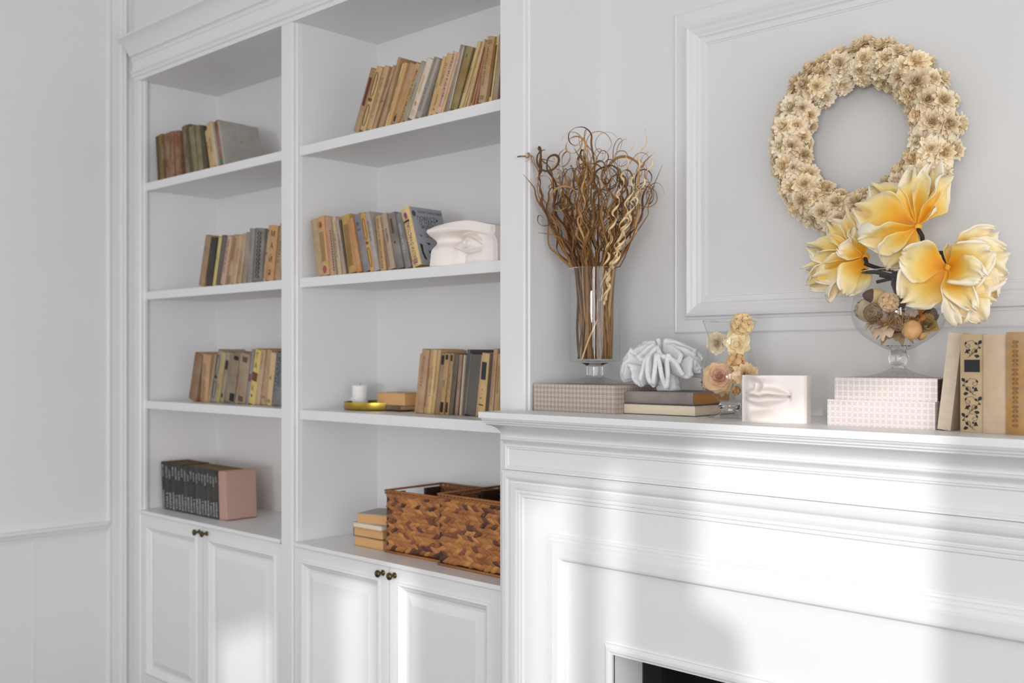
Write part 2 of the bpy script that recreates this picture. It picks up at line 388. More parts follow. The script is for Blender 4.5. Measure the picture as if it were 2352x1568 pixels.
# ------------------------------------------------------------------ books
def make_book(name, label, T, H, D, col, deco='', loc=(0, 0, 0), rot=None, group=None, worn=False, page=None, bulge=None, boards=.0022, cat='book', sq=.0025):
    """spine at y = 0 facing -y, thickness along x, height along z, pages towards +y"""
    rt = thing(name, label, cat, loc, (0, 0, 0), group)
    if rot is not None: rt.rotation_mode = 'QUATERNION'; rt.rotation_quaternion = rot
    bl = (T * .10 if bulge is None else bulge)
    arc = lambda x: -bl * (1 - ((2 * x / T - 1) ** 2))
    n = 6; bd = min(boards, T * .16)
    poly = [(0, D), (0, .003)] + [(T * i / n, arc(T * i / n) + .0005) for i in range(n + 1)] + [(T, .003), (T, D), (T - bd, D), (T - bd, .005), (bd, .005), (bd, D)]
    c = B().prism(poly, 0, H, 'z').obj('cover', M_BOOKN if max(hexc(col)) < 96 else M_BOOKW if worn else M_BOOK, rt, 35, color=lin(hexc(col)))
    B().box(bd, T - bd, .005, D - sq * 1.4, sq, H - sq).obj('page_block', page or M_PAGE, rt)
    sy = lambda x: arc(min(T, max(0, x))) - .0003
    for op in [o for o in deco.split(';') if o]:
        p = op.split('|'); k = p[0]
        if k == 'T':      # T|text|colour|size (of T)|z centre (of H)|x centre (of T)
            me = text_mesh(p[1], float(p[3]) * T); zc = float(p[4]) * H; xc = float(p[5]) * T if len(p) > 5 else T / 2
            ext = max((abs(v.co.x) for v in me.vertices), default=1); f = min(1.0, .46 * H / max(ext, 1e-6), (min(zc, H - zc) - .003) / max(ext, 1e-6))
            for v in me.vertices:
                x, y = v.co.x * f, v.co.y; xx = xc - y; v.co = (xx, sy(xx), zc + x)
            link('title_lettering', me, ink(hexc(p[2])), rt)
        elif k == 'U':    # upright text across the spine: U|text|colour|size|z
            me = text_mesh(p[1], float(p[3]) * T); zc = float(p[4]) * H
            for v in me.vertices:
                xx = T / 2 + v.co.x; v.co = (xx, sy(xx), zc + v.co.y)
            link('title_lettering', me, ink(hexc(p[2])), rt)
        elif k == 'L':    # L|z0|z1|colour|x0|x1
            z0, z1 = float(p[1]) * H, float(p[2]) * H; x0, x1 = (float(p[4]) * T, float(p[5]) * T) if len(p) > 5 else (.12 * T, .88 * T)
            B().grid(lambda u, v: (x0 + (x1 - x0) * u, sy(x0 + (x1 - x0) * u), z0 + (z1 - z0) * v), 5, 1).obj('spine_label', ink(hexc(p[3])), rt)
        elif k == 'H':    # H|z0|z1|n|colour  hatch of narrow bars
            z0, z1, m = float(p[1]) * H, float(p[2]) * H, int(p[3]); b = B()
            for i in range(m):
                za = z0 + (z1 - z0) * i / m; zb = za + (z1 - z0) / m * .5
                b.grid(lambda u, v: (T * (.2 + .6 * u), sy(T * (.2 + .6 * u)), za + (zb - za) * v), 4, 1)
            b.obj('spine_ornament', ink(hexc(p[4])), rt)
        elif k == 'E':    # E|z|size|colour  oval
            zc, r = float(p[1]) * H, float(p[2]) * T; vs = [(T / 2 + r * .8 * math.cos(a), sy(T / 2 + r * .8 * math.cos(a)) - .0002, zc + r * math.sin(a)) for a in [2 * PI * i / 20 for i in range(20)]]
            B().add(vs, [tuple(range(20))]).obj('spine_ornament', ink(hexc(p[3])), rt)
        elif k in 'CO':   # cartouche of two long frames with a round boss; O: chain of loops
            b = B(); wd = T * .045
            def loop(zc, hz, hx, pts=22):
                ps = []
                for i in range(pts):
                    a = 2 * PI * i / pts; cx, cz = math.cos(a), math.sin(a)
                    e = .55; xx = T / 2 + hx * (abs(cx) ** e) * (1 if cx > 0 else -1); zz = zc + hz * (abs(cz) ** e) * (1 if cz > 0 else -1)
                    if abs(cz) > .93: zz += hx * .5 * (1 if cz > 0 else -1)
                    ps.append((xx, sy(xx) - .0001, zz))
                b.tube(ps, wd, 4, .25, True)
            if k == 'C':
                loop(.72 * H, .17 * H, .26 * T); loop(.24 * H, .15 * H, .26 * T)
                for r in (.24, .12): b.tube([(T / 2 + r * T * math.cos(2 * PI * i / 14), sy(T / 2) - .0001, .485 * H + r * T * math.sin(2 * PI * i / 14)) for i in range(14)], wd, 4, .3, True)
            else:
                m = int(p[2])
                for i in range(m):
                    zc = H * (.06 + .88 * (i + .5) / m)
                    b.tube([(T * .62 + T * .16 * math.cos(2 * PI * j / 10), sy(T * .62) - .0001, zc + H * .36 / m * math.sin(2 * PI * j / 10)) for j in range(10)], wd * .8, 4, .3, True)
            b.obj('spine_ornament', ink(hexc(p[1])), rt)
    return rt, c

def row(Y, Z, D, where, group, items, last):
    """items: (bottom-left px, top-left px, top y px, colour, label, deco[, worn]); stands every book on its own bottom edge"""
    Xb = [PY(i[0], 800, Y).x for i in items] + [PY(last[0], 800, Y).x]
    Xt = [PY(i[1], 800, Y).x for i in items] + [PY(last[1], 800, Y).x]
    for k, it in enumerate(items):
        zt = PY(it[1], it[2], Y).z; dx = Xt[k] - Xb[k]; th = math.atan2(dx, zt - Z); H = math.hypot(dx, zt - Z)
        g = min(Xb[k + 1] - Xb[k], max(Xt[k + 1] - Xt[k], .5 * (Xb[k + 1] - Xb[k])))
        T = max(.006, g * math.cos(th) - .0004)
        lift = T * math.sin(th) if th > 0 else 0
        dj = R.uniform(-.008, .012)
        make_book('book', it[4] + ', ' + where, T, H - lift * .5, D + dj, it[3], it[5] if len(it) > 5 else '', (Xb[k], Y + R.uniform(-.004, .006), Z + lift + .0003), Quaternion((0, 1, 0), th), group, len(it) > 6)

A = lambda s, x0, y0, L: [((x0 + p[0] / s), (x0 + p[1] / s), (y0 + p[2] / s)) + tuple(p[3:]) for p in L]
tr = 'top shelf, right bay'
rows1 = A(6.27, 800, 60, [
 (80, 345, 622, 'a07c50', 'tan leaning book with a dark maroon strip, first from the left', 'L|.42|.86|5c2c28|.35|.8'),
 (178, 435, 598, 'c4a06a', 'tan book with two black cartouches and a round boss', 'C|2e2a22'),
 (268, 532, 586, 'bd986a', 'tan book with grey lettering beside the cartouche book', 'T|И. ГОНЧАРОВ  ОБРЫВ|6a5a48|.5|.5'),
 (345, 645, 572, 'ab8660', 'brownish book with a small teal oval on its spine', 'E|.44|.32|3c7a70;T|РАССКАЗЫ|5a4636|.4|.72'),
 (430, 690, 566, 'a98763', 'narrow tan book with violet lettering', 'T|НАД ТИХОЙ РЕКОЙ|4a3c6a|.55|.42'),
 (468, 732, 455, 'b08a5c', 'tall brown worn book with a violet mark at its head', 'T|ЛЕТО|5c4a78|.45|.84', 1),
 (512, 772, 540, 'e3c590', 'pale cream book with bold black title', 'T|НОВЫЕ СТРАНИЦЫ ПОВЕСТИ|221e1a|.62|.5|.4'),
 (556, 815, 532, 'c69c60', 'ochre book right of the pale cream one', ''),
 (606, 885, 545, 'b8854e', 'wide orange-brown book with a black emblem at the foot', 'L|.03|.12|2c2620|.3|.6;T|К|1c1814|.4|.14|.5', 1),
 (708, 990, 552, 'c09052', 'orange-tan book with black title down its edge', 'T|ИЗБРАННЫЕ СТИХИ И ПОЭМЫ|221c16|.5|.46|.7'),
 (790, 1075, 522, '98907e', 'greenish grey book with faint lettering', 'T|РОМАНЫ|6e6656|.55|.5'),
 (870, 1152, 480, 'd8c6b2', 'whitish book with gold-brown ornaments', 'E|.26|.25|b48c50;L|.42|.72|c2a67c|.38|.62;H|.06|.16|5|c0a088'),
 (972, 1255, 470, '98928a', 'grey book with dark grey title, beside the whitish one', 'T|СОБРАНИЕ СОЧИНЕНИЙ|5c5852|.55|.55')])
rows1 += A(7.126, 980, 60, [
 (0, 255, 497, 'cda66a', 'yellow-tan book with small thin lettering', 'T|Л. КАРЕЛИН|5a4a38|.34|.5|.6'),
 (55, 340, 458, 'cba46c', 'tan book with a thick blue-grey title', 'T|ПОВЕСТИ|50545c|.62|.66;T|В. ЛИДИН|3c4660|.42|.2'),
 (150, 437, 430, 'd0a88e', 'pinkish book with heavy black title', 'T|ДОРОГА НА ОКЕАН|201c1a|.6|.62;T|роман|5a5078|.5|.2'),
 (245, 530, 440, 'cca984', 'beige book with small red lettering', 'T|ВЕТЕР НА ПОРОГЕ|a05048|.4|.3'),
 (315, 567, 318, '827a74', 'dark grey worn book with a cream edge', 'L|.05|.97|cbb186|.84|.99', 1),
 (390, 665, 345, '84692a', 'olive-gold book with green marks at head and foot', 'L|.82|.88|3a7a2c|.35|.6;L|.04|.09|3c8a30|.35|.6'),
 (505, 800, 372, '5c4a26', 'dark olive narrow book', ''),
 (532, 850, 250, 'c8a870', 'cream-tan book with black title', 'T|СЕВЕРНЫЕ РАССКАЗЫ|241e18|.55|.42'),
 (585, 908, 256, 'c4a26c', 'tan book with dull gold lettering', 'T|УТРО ПОСЛЕ ГРОЗЫ|8c7440|.5|.4'),
 (640, 930, 212, 'cdb07a', 'short cream book with pale gilt title', 'T|ПУТЕШЕСТВИЯ|a08654|.5|.4'),
 (690, 945, 262, 'b07034', 'rust-orange book with a dark red ornament strip', 'L|.06|.92|6e3420|.2|.6'),
 (780, 985, 300, '945a26', 'narrow deep orange book', ''),
 (850, 1016, 185, 'b48c56', 'tan book with a grey column of lettering', 'T|ЖИЗНЬ И СУДЬБЫ|56504a|.42|.55|.4;H|.05|.12|3|6a5c48;H|.88|.95|3|6a5c48', 1),
 (1000, 1136, 160, 'd9b674', 'yellow-cream book with a black patterned band', 'L|.08|.86|2c2218|.2|.62;E|.9|.13|4a2c20'),
 (1075, 1185, 140, '9a8268', 'mottled grey-brown book with rounded edges', '', 1),
 (1195, 1262, 105, '94724e', 'brown book cut off by the right stile', 'T|РОМАН|3c3024|.4|.6;H|.04|.1|3|4a3a2c')])
row(2.312, .80, .125, tr, 'old books on the top right shelf', rows1, (1163, 1170))
tr = 'second shelf, right bay'
rows2 = A(9.224, 700, 470, [
 (255, 120, 340, 'b49672', 'mottled beige book, first from the left', '', 1),
 (388, 266, 285, 'c29a62', 'tan book with red emblems at head and foot', 'E|.86|.3|a04440;E|.1|.36|a0504a;H|.24|.74|28|7a5c3a'),
 (530, 412, 275, 'c8967c', 'pink paper book', 'T|ПЕСНИ НАШИХ ДНЕЙ|b07462|.35|.5', 1),
 (612, 490, 285, 'a58e7a', 'grey book with a serrated dark red edge', 'H|.08|.8|16|6c4038'),
 (680, 540, 278, 'c0aa8c', 'cream book with thin dark lettering', 'T|ЗА ПРАВОЕ ДЕЛО|54483c|.45|.5'),
 (790, 622, 345, 'a39080', 'blotchy grey-cream book', 'T|МОСКВА 1957|4a443e|.45|.6', 1),
 (870, 705, 330, '4c443c', 'very narrow dark book', ''),
 (905, 748, 262, 'b88e46', 'golden brown book with a dark hatched strip', 'H|.12|.84|40|6c4e2c'),
 (1110, 920, 322, 'be8240', 'orange book right of the golden one', '', 1),
 (1236, 1025, 250, '74727a', 'blue-grey plain book', 'L|.72|.74|4a525e|.3|.75;E|.84|.18|4a525e'),
 (1392, 1170, 205, 'c89648', 'narrow gold book with a cartouche outline', 'C|5a3c18'),
 (1490, 1280, 192, 'a49a94', 'pale grey book with a dark title bar', 'T|КАПИТАНЫ|4e464a|.5|.68')])
rows2 += A(8.11, 860, 470, [
 (105, 0, 228, 'c39a68', 'tan book with black title running its length', 'T|ЖИЛИ БЫЛИ СТАРИК СО СТАРУХОЙ|2c2620|.5|.5'),
 (270, 100, 212, 'a58e7a', 'beige-grey book with double lettering', 'T|НЕОБЫКНОВЕННОЕ ЛЕТО|4a4038|.4|.5|.3;T|повесть|4a4038|.4|.6|.7'),
 (398, 228, 196, 'b09a20', 'thin yellow booklet', ''),
 (418, 246, 190, '6a6264', 'purplish grey book with a brown patch', 'L|.64|.9|5c4428|.25|.6;L|.45|.5|5c4428|.35|.6'),
 (560, 372, 190, '747274', 'grey book with white lettering', 'T|ГОД ЗА ГОДОМ|c8ccd0|.45|.55'),
 ])
row(2.318, .30, .128, tr, 'old books on the second right shelf', rows2, (948, 919.5))
# the last one shows its printed grey front board
Xb, Xt = PY(949, 800, 2.318).x, PY(920.6, 800, 2.318).x
zt = PY(920.6, 484.5, 2.318).z; th = math.atan2(Xt - Xb, zt - .30); T = (PY(969, 800, 2.318).x - Xb) * math.cos(th)
H = math.hypot(Xt - Xb, zt - .3)
bk, _ = make_book('book', 'thick cream-spined book whose grey front board carries black animals and title', T, H, .150, 'dcb981', 'E|.88|.24|7a4a74;L|.76|.79|2a2420|.1|.8;T|ПОВЕСТИ О НАСТОЯЩЕМ|2a231e|.46|.44|.6;T|БИБЛИОТЕКА ШКОЛЬНИКА|2a231e|.26|.46|.14;H|.05|.13|4|8a5a80', (Xb, 2.318, .3003), Quaternion((0, 1, 0), th), 'old books on the second right shelf')
B().box(T, T + .0008, .004, .150, .001, H - .001).obj('front_board', plain('grey_printed_board', (150, 152, 157), .6, .10, 60), bk)
def cover_text(body, size, y, z, col):
    me = text_mesh(body, size)
    for v in me.vertices: v.co = (T + .0012, y + v.co.x, z + v.co.y)
    link('cover_lettering', me, ink(col), bk)
for s_, sz, y, z in (('БОРИС НИКОЛАЕВ', .0118, .090, .915), ('ПОВЕСТЬ', .021, .075, .80), ('О НАСТ', .021, .072, .725), ('ЖИВОТ', .021, .075, .65), ('ЗОВ', .020, .068, .50)): cover_text(s_, sz, y, z * H, (34, 34, 36))
def blot(cy, cz, pts, col=(30, 30, 32)):
    B().add([(T + .0012, cy + a, cz + c) for a, c in pts], [tuple(range(len(pts)))]).obj('cover_print', ink(col), bk)
blot(.016, .88 * H, [(.009 * math.cos(2 * PI * i / 16), .011 * math.sin(2 * PI * i / 16)) for i in range(16)], (70, 70, 76))
blot(.05, .36 * H, [(-.006, .008), (0, .004), (.008, .006), (.014, .0), (.008, -.004), (.002, -.001), (-.003, .002)])
blot(.022, .5 * H, [(-.004, .004), (.008, -.004), (.012, -.003), (.003, .003)])
blot(.02, .22 * H, [(-.006, .03), (.006, .026), (.004, .0), (.01, -.02), (.014, -.03), (.002, -.026), (-.004, -.005)])
blot(.062, .2 * H, [(-.014, .012), (-.01, .008), (0, .011), (.012, .004), (.02, .01), (.02, -.012), (.01, -.004), (-.006, -.012), (-.016, -.016), (-.008, -.004), (-.013, .002)])
blot(.052, .03 * H, [(-.016, 0), (0, .014), (.016, .012), (.016, -.002)])

tr = 'third shelf, right bay'
rows3 = A(8.252, 940, 780, [
 (80, 190, 262, 'c0945c', 'ochre book, first from the left beside the tray', ''),
 (122, 250, 186, 'b28c6c', 'pinkish tan book with a blurred brown title', 'T|РАЗГОВОРЫ|7c6250|.5|.66;L|.09|.19|b28c6c;U|57|3a2e28|.4|.14'),
 (256, 392, 182, 'bc9462', 'tan book with black lettering down its left edge', 'T|ВОСПОМИНАНИЯ О ПРОШЛОМ|2c241c|.4|.4|.3'),
 (346, 474, 186, 'd2b07a', 'cream book with heavy black title', 'T|А. КУПРИН  ПОВЕСТИ|221e20|.55|.5|.3'),
 (412, 552, 190, 'c09c66', 'tan book with brown-grey title, right of the cream one', 'T|ЗЕМЛЯ МОЯ РОДНАЯ|7a6848|.5|.5'),
 (476, 612, 262, '8a6a48', 'brown stained book with black label at head', 'L|.82|.97|1e1a18|.2|.85', 1),
 (570, 692, 262, 'ae8858', 'tan-brown book with black labels at both ends', 'L|.90|.98|221c1a|.25|.8;L|.03|.2|1c1818|.15|.85;T|ТОМ|3a2e24|.5|.5'),
 (676, 778, 264, 'b08a5a', 'tan book with a black label and brown lettering', 'L|.88|.98|221c1a|.3|.85;L|.03|.2|1c1818|.1|.7;T|РАССКАЗЫ|4a3826|.5|.55', 1),
 (742, 872, 275, '5c564c', 'dark olive-grey book with faded lettering', 'T|ХЛЕБ|2c2824|.5|.6'),
 (846, 942, 285, '966e5a', 'reddish brown narrow book', 'T|НА ЗАРЕ|6a3c34|.5|.5'),
 (918, 1000, 290, '5e4c4c', 'dark plum book', ''),
 (962, 1050, 292, 'c8b496', 'thin off-white booklet', ''),
 (985, 1086, 190, '4c5258', 'tall slate blue book', '', 1),
 (1042, 1152, 285, '5c5854', 'wide charcoal book with worn pale edges', 'L|.0|1|c09c78|.0|.06;L|.0|1|b89470|.92|1', 1),
 (1290, 1390, 256, 'd0ac70', 'cream book with a navy label and small ink blossoms', 'L|.58|.86|24303c|.1|.8;L|.17|.19|2c3440|.1|.8;E|.36|.05|4a4438;E|.42|.06|4a4438;L|.28|.295|4a4438|.2|.5'),
 (1424, 1534, 278, '463c32', 'very dark brown book', ''),
 (1510, 1616, 176, 'b8906a', 'tall tan book with brick red title', 'T|ДЛИННАЯ ДОРОГА К ДОМУ|9a5a48|.6|.5'),
 (1602, 1692, 272, 'b48c56', 'tan book with grey lettering near the right stile', 'T|ВЕСЕННИЙ ДЕНЬ|5c5242|.5|.6'),
 (1702, 1782, 282, 'a88252', 'brown-tan book with a dark square label', 'L|.58|.76|5c4a34', 1)])
row(2.445, -.20, .13, tr, 'old books on the third right shelf', rows3, (1166, 1176))

tr = 'top shelf, left bay'
rowsA = [
 (363, 358, 315, '4e4022', 'blackish olive narrow book, first from the left', ''),
 (368, 363, 312, '6e5428', 'dark golden brown book', 'T|СКАЗКИ|4a3818|.5|.6'),
 (379, 373, 310, '74502a', 'brown book with dark lettering', 'T|ЗАПИСКИ|3c2818|.5|.5'),
 (390, 388, 305, '7c4a24', 'rust brown book', 'T|В ПУТИ|4a2814|.4|.6'),
 (404, 400, 303, '7e4c28', 'second rust brown book, lighter on its edge', ''),
 (414, 409, 302, '6c4428', 'narrow chestnut book', ''),
 (424, 414, 293, '60503a', 'tall grey-brown book', '', 1),
 (436, 426, 290, '4c4222', 'dark olive book with a rubbed spine', 'T|ЛЕС|2c2614|.5|.85'),
 (446, 435, 295, '62582a', 'olive green book', ''),
 (457, 448, 293, '625a2e', 'olive green book right of its twin', ''),
 (471, 459, 293, '443c24', 'almost black olive book', ''),
 (480, 467, 303, 'c2a068', 'short tan leaning book with brown lettering', 'T|ПОЛЕ|5a4630|.5|.6'),
 (489, 475, 286, 'c0a070', 'tan leaning book with brown lettering', 'T|ЗВЕЗДА|6a5234|.5|.5'),
 (499, 485, 284, 'bcae9c', 'narrow whitish book', ''),
 (504, 489, 281, '7a4430', 'dark red-brown book with a green foot', 'L|.04|.14|3e7a4a|.05|.95')]
row(2.315, .80, .125, tr, 'old books on the top left shelf', rowsA, (513, 498.5))
Xb, Xt = PY(513.5, 800, 2.315).x, PY(499, 800, 2.315).x
zt = PY(499, 279.5, 2.315).z; th = math.atan2(Xt - Xb, zt - .80)
bk, _ = make_book('book', 'pale grey cloth book with a small gold crown on its front board', .014, math.hypot(Xt - Xb, zt - .8), .19, '9c9893', '', (Xb, 2.315, .8003), Quaternion((0, 1, 0), th), 'old books on the top left shelf')
b = B(); T = .0141; zc = .115; yc = .095
pts = [(-.009, .006), (-.006, -.004), (.006, -.004), (.009, .006), (.004, .0015), (0, .008), (-.004, .0015)]
b.add([(T + .0004, yc + a, zc + c) for a, c in pts], [tuple(range(7))]).obj('crown_emblem', ink((160, 128, 50), .4), bk)
tr = 'second shelf, left bay'
rowsB = A(5.88, 300, 440, [
 (910, 1010, 600, '98785a', 'brown leather-like book, first from the left', 'T|42|3a2c20|.3|.75'),
 (1020, 1090, 622, '2a2826', 'black book beside the brown leather-like one', '', 1),
 (1093, 1182, 612, 'c4b068', 'narrow yellow book with dark specks', 'T|РЕКА|6a5c30|.5|.6'),
 (1136, 1230, 600, '5e544c', 'dark grey-brown plain book', ''),
 (1216, 1322, 602, 'bc9c84', 'pinkish cream book with black title', 'T|ДАЛЬ ЗА ДАЛЬЮ|4a4040|.5|.58'),
 (1280, 1382, 592, 'aa8a62', 'tan book with fine brown hatching', 'H|.5|.95|22|7e5c3c;H|.02|.18|10|7e5c3c'),
 (1355, 1452, 588, 'b89470', 'beige book with ochre lettering', 'T|КНИГА|8a6038|.5|.6'),
 (1430, 1510, 572, 'ae9274', 'beige-grey book with grey lettering', 'T|МОРСКАЯ ДУША|5c5044|.45|.4'),
 (1500, 1562, 552, '908070', 'taupe worn book', '', 1),
 (1582, 1622, 500, '827c7a', 'tall mid grey book', 'T|ЭПОС|5a565a|.5|.7'),
 (1650, 1695, 502, '686664', 'dark grey book with a chain of small rings', 'O|30343a|11', ),
 (1772, 1858, 460, 'b08a64', 'tan book with round grey rosettes', 'E|.9|.2|5c5444;E|.5|.24|5c5444;E|.08|.2|6a5c48'),
 (1828, 1900, 462, 'c0905e', 'orange-tan book with black square letters', 'U|М|2c2622|.7|.84;U|А|2c2622|.7|.62;U|Й|2c2622|.7|.38;U|Я|2c2622|.7|.13'),
 (1922, 2008, 430, 'a88a68', 'beige book cut off by the middle stile', 'T|СТРАНА|3c3228|.5|.5')])
row(2.318, .30, .125, tr, 'old books on the second left shelf', rowsB, (645, 656))
tr = 'third shelf, left bay'
rowsC = A(5.88, 300, 700, [
 (785, 877, 662, '82583a', 'chestnut book with bare spine, first from the left', '', 1),
 (945, 985, 668, 'b88e62', 'tan leaning book with brown title', 'T|ПОСЛЕДНИЙ ПОКЛОН|5c4632|.5|.4'),
 (1046, 1140, 672, '9a8468', 'narrow beige-brown book', ''),
 (1072, 1172, 612, '8c8680', 'grey book with black cartouche outlines', 'C|34363c'),
 (1140, 1235, 640, 'a89660', 'yellowish book with dark small lettering', 'T|ХОД|4a3e28|.4|.3'),
 (1195, 1290, 640, '8c7e66', 'khaki book with a black square label', 'L|.66|.84|1e1c1a|.2|.9;L|.1|.18|3a342c|.2|.7'),
 (1262, 1340, 655, '7a6a56', 'wide grey-brown book with a black label at foot', 'L|.03|.2|201e1c|.6|.95;L|.88|.97|201e1c|.6|.95', 1),
 (1400, 1478, 660, 'a88670', 'rose-brown book with thin lettering', 'T|БЕЛЫЙ ПАРОХОД|5c4a40|.45|.5'),
 (1432, 1512, 655, '948068', 'taupe book with dark stains', 'L|.82|.93|5a4c3c|.2|.8;L|.03|.14|5a4c3c|.2|.8', 1),
 (1545, 1628, 606, '827c84', 'purple-grey book with a wine red square', 'L|.42|.56|7a4a5c|.05|.95'),
 (1580, 1680, 604, 'd0b864', 'bright yellow book with a brown square and big letters', 'L|.42|.58|6c3c24|.1|.9;U|Т|6a5428|.7|.88;U|А|6a5428|.7|.7;U|К|6a5428|.7|.28;E|.15|.14|5a3020'),
 (1682, 1770, 608, 'b89a7c', 'pale rose-beige book', 'T|О ЛЮДЯХ|7a624e|.45|.8'),
 (1740, 1832, 606, 'b2906e', 'rose-beige book with a frame at its foot', 'H|.12|.16|2|5a4838', 1),
 (1838, 1905, 645, 'd0b080', 'cream book with a small grey oval', 'E|.52|.22|8a7a60;H|.06|.12|3|4a3e34'),
 (1908, 1978, 650, '60646c', 'blue-grey book by the middle stile', 'T|ПЛАМЯ|404a5a|.55|.6')])
row(2.40, -.20, .13, tr, 'old books on the third left shelf', rowsC, (648, 660))
# black paperbacks above the left cupboard
N = 19
ORD = 'first second third fourth fifth sixth seventh eighth ninth tenth eleventh twelfth thirteenth fourteenth fifteenth sixteenth seventeenth eighteenth nineteenth'.split()
for i in range(N):
    t0, t1 = i / N, (i + 1) / N
    f = lambda a, c, t: a + (c - a) * (t ** .93)
    Y = 2.366
    xb0, xb1, xt0, xt1 = PY(f(373.7, 502.3, t0), 0, Y).x, PY(f(373.7, 502.3, t1), 0, Y).x, PY(f(365, 496, t0), 0, Y).x, PY(f(365, 496, t1), 0, Y).x
    th = math.atan2(xt0 - xb0, .455); tall = .445 if i < 7 else .437
    H = tall * (.455 / .455) * .97
    zt = PY(f(365, 496, t0), f(1060, 1079, t0) + (0 if i < 7 else 2), Y).z; H = math.hypot(zt + .7, xt0 - xb0)
    cols = ['262728', '2e3031', '222324', '343637']
    ttl = ['НОЧЬ', 'СЛЕД', 'КРУГ', 'ТЕНЬ', 'ВРЕМЯ', 'ИГРА', 'ДОМ', 'ПОБЕГ', 'ШАГ', 'КОД'][i % 10]
    make_book('paperback', ('%s black paperback counted leftwards from the pink slipcase' % ORD[N - 1 - i]), (xb1 - xb0) * math.cos(th) - .0004, H, .13, cols[i % 4], 'T|%s|c6c8ca|.62|%.2f;T|%s|d2d4d6|.78|.2;U|%d|b8babc|.55|.05' % (ttl, .82 - .03 * (i % 3), ['РОМАН', 'ТОМ 2', 'СЕРИЯ'][i % 3], i + 1),
              (xb0, Y, -.6997), Quaternion((0, 1, 0), th), 'black paperbacks above the left cupboard', bulge=.001, page=M_PAGET, sq=.0003, boards=.0006)
Xb, Xt = PY(503, 0, 2.37).x, PY(496.5, 0, 2.37).x; th = math.atan2(Xt - Xb, .445)
bk = thing('slipcase', 'dusty pink plain slipcase closing the row of black paperbacks', 'box', (Xb, 2.37, -.6997), (0, th, 0))
wv = PY(521, 0, 2.37).x - Xb; hh = PY(496.5, 1081, 2.37).z + .7
bev(B().box(0, wv, 0, .15, 0, hh).obj('case', plain('pink_card', (184, 150, 136), .7, .06, 30), bk), .003)
B().box(.004, wv - .004, .004, .146, hh, hh + .0006).obj('page_tops', M_PAGET, bk)

def pile_book(name, label, M, w, d, h, col, page, spine='back', boards=.0022, ov=.003, group=None, cat='book'):
    """a book lying flat; w along x, d along y, h up; spine on the given side ('back', 'front', 'left')"""
    rt = thing(name, label, cat, M.to_translation(), M.to_euler(), group)
    b = B().box(0, w, 0, d, 0, boards).box(0, w, 0, d, h - boards, h)
    if spine == 'back': b.box(0, w, d - boards, d, 0, h)
    elif spine == 'front':
        prof = [(0, 0)] + [(-h * .12 * math.sin(PI * i / 6), h * i / 6) for i in range(1, 6)] + [(0, h), (boards, h), (boards, 0)]
        b.prism(prof, 0, w, 'x')
    else: b.box(0, boards, 0, d, 0, h)
    bev(b.obj('cover', M_BOOK, rt, color=lin(hexc(col))), .0008, 1)
    x0 = boards if spine == 'left' else ov; y0 = boards if spine == 'front' else ov; y1 = d - boards if spine == 'back' else d - ov
    B().box(x0, w - ov, y0, y1, boards, h - boards).obj('page_block', page, rt)
    return rt
def at(x, y, z, deg): return Matrix.Translation((x, y, z)) @ Matrix.Rotation(math.radians(deg), 4, 'Z')
# pile of four by the baskets
zc = -.7
for lab, x, y, dg, wd, dp, h, col, pg, sp in (
  ('book with tan page edges, lowest of the pile beside the baskets', -3.062, 2.392, 1, .165, .20, .036, 'a88a68', M_PAGET, 'back'),
  ('dark grey covered book, second from the bottom of the pile beside the baskets', -3.066, 2.392, 2, .165, .20, .034, '3a3a38', M_PAGET, 'left'),
  ('thin pale book, second from the top of the pile beside the baskets', -3.056, 2.382, 2, .16, .19, .020, 'b8a890', M_PAGEC, 'back'),
  ('book with a pale printed cover, topmost of the pile beside the baskets', -3.022, 2.372, 17, .155, .15, .036, 'b4aea8', M_PAGET, 'back')):
    pile_book('book', lab, at(x, y, zc + .0003, dg), wd, dp, h, col, pg, sp); zc += h
# tray, candles and two books
M_GOLD = plain('brushed_brass', (190, 160, 70), .3, .1, 30, metal=1.0)
TX, TY = PY(872, 0, 2.535).x, 2.535
t = thing('tray', 'round brushed gold tray on the third right shelf holding candles and books', 'tray', (TX, TY, -.1998))
B().lathe([(.0001, 0), (.128, 0), (.134, .003), (.136, .008), (.136, .030), (.1335, .030), (.1335, .009), (.129, .005), (.0001, .004)], 56).obj('dish', M_GOLD, t, 40)
M_WAX = plain('white_wax', (240, 238, 236), .5, sub=.3)
def candle(name, label, x, y, r, h):
    c = thing(name, label, 'candle', (x, y, -.1955))
    B().lathe([(.0001, 0), (r, 0), (r, h - .003), (r - .003, h), (r * .6, h - .002), (.0001, h - .003)], 32).obj('wax', M_WAX, c, 40)
    B().tube([(0, 0, h - .004), (.001, 0, h + .004), (.002, .001, h + .008)], .0009, 6).obj('wick', ink((60, 54, 48)), c)
candle('candle', 'thick white pillar candle standing on the gold tray', PY(827, 0, 2.50).x, 2.50, .0305, .087)
candle('candle', 'smaller white candle half hidden behind the pillar candle', PY(816, 0, 2.565).x, 2.565, .022, .036)
xx = PY(872, 0, 2.47).x
pile_book('book', 'thin dark brown book lying on the gold tray under another', at(PY(856, 0, 2.47).x, 2.47, -.1955, -2), .165, .11, .018, '5c4028', M_PAGE, 'front')
pile_book('book', 'tan paged thick book lying on top of the pair on the gold tray', at(PY(866, 0, 2.465).x, 2.465, -.177, 1), .155, .11, .046, 'c8a878', M_PAGET, 'left')

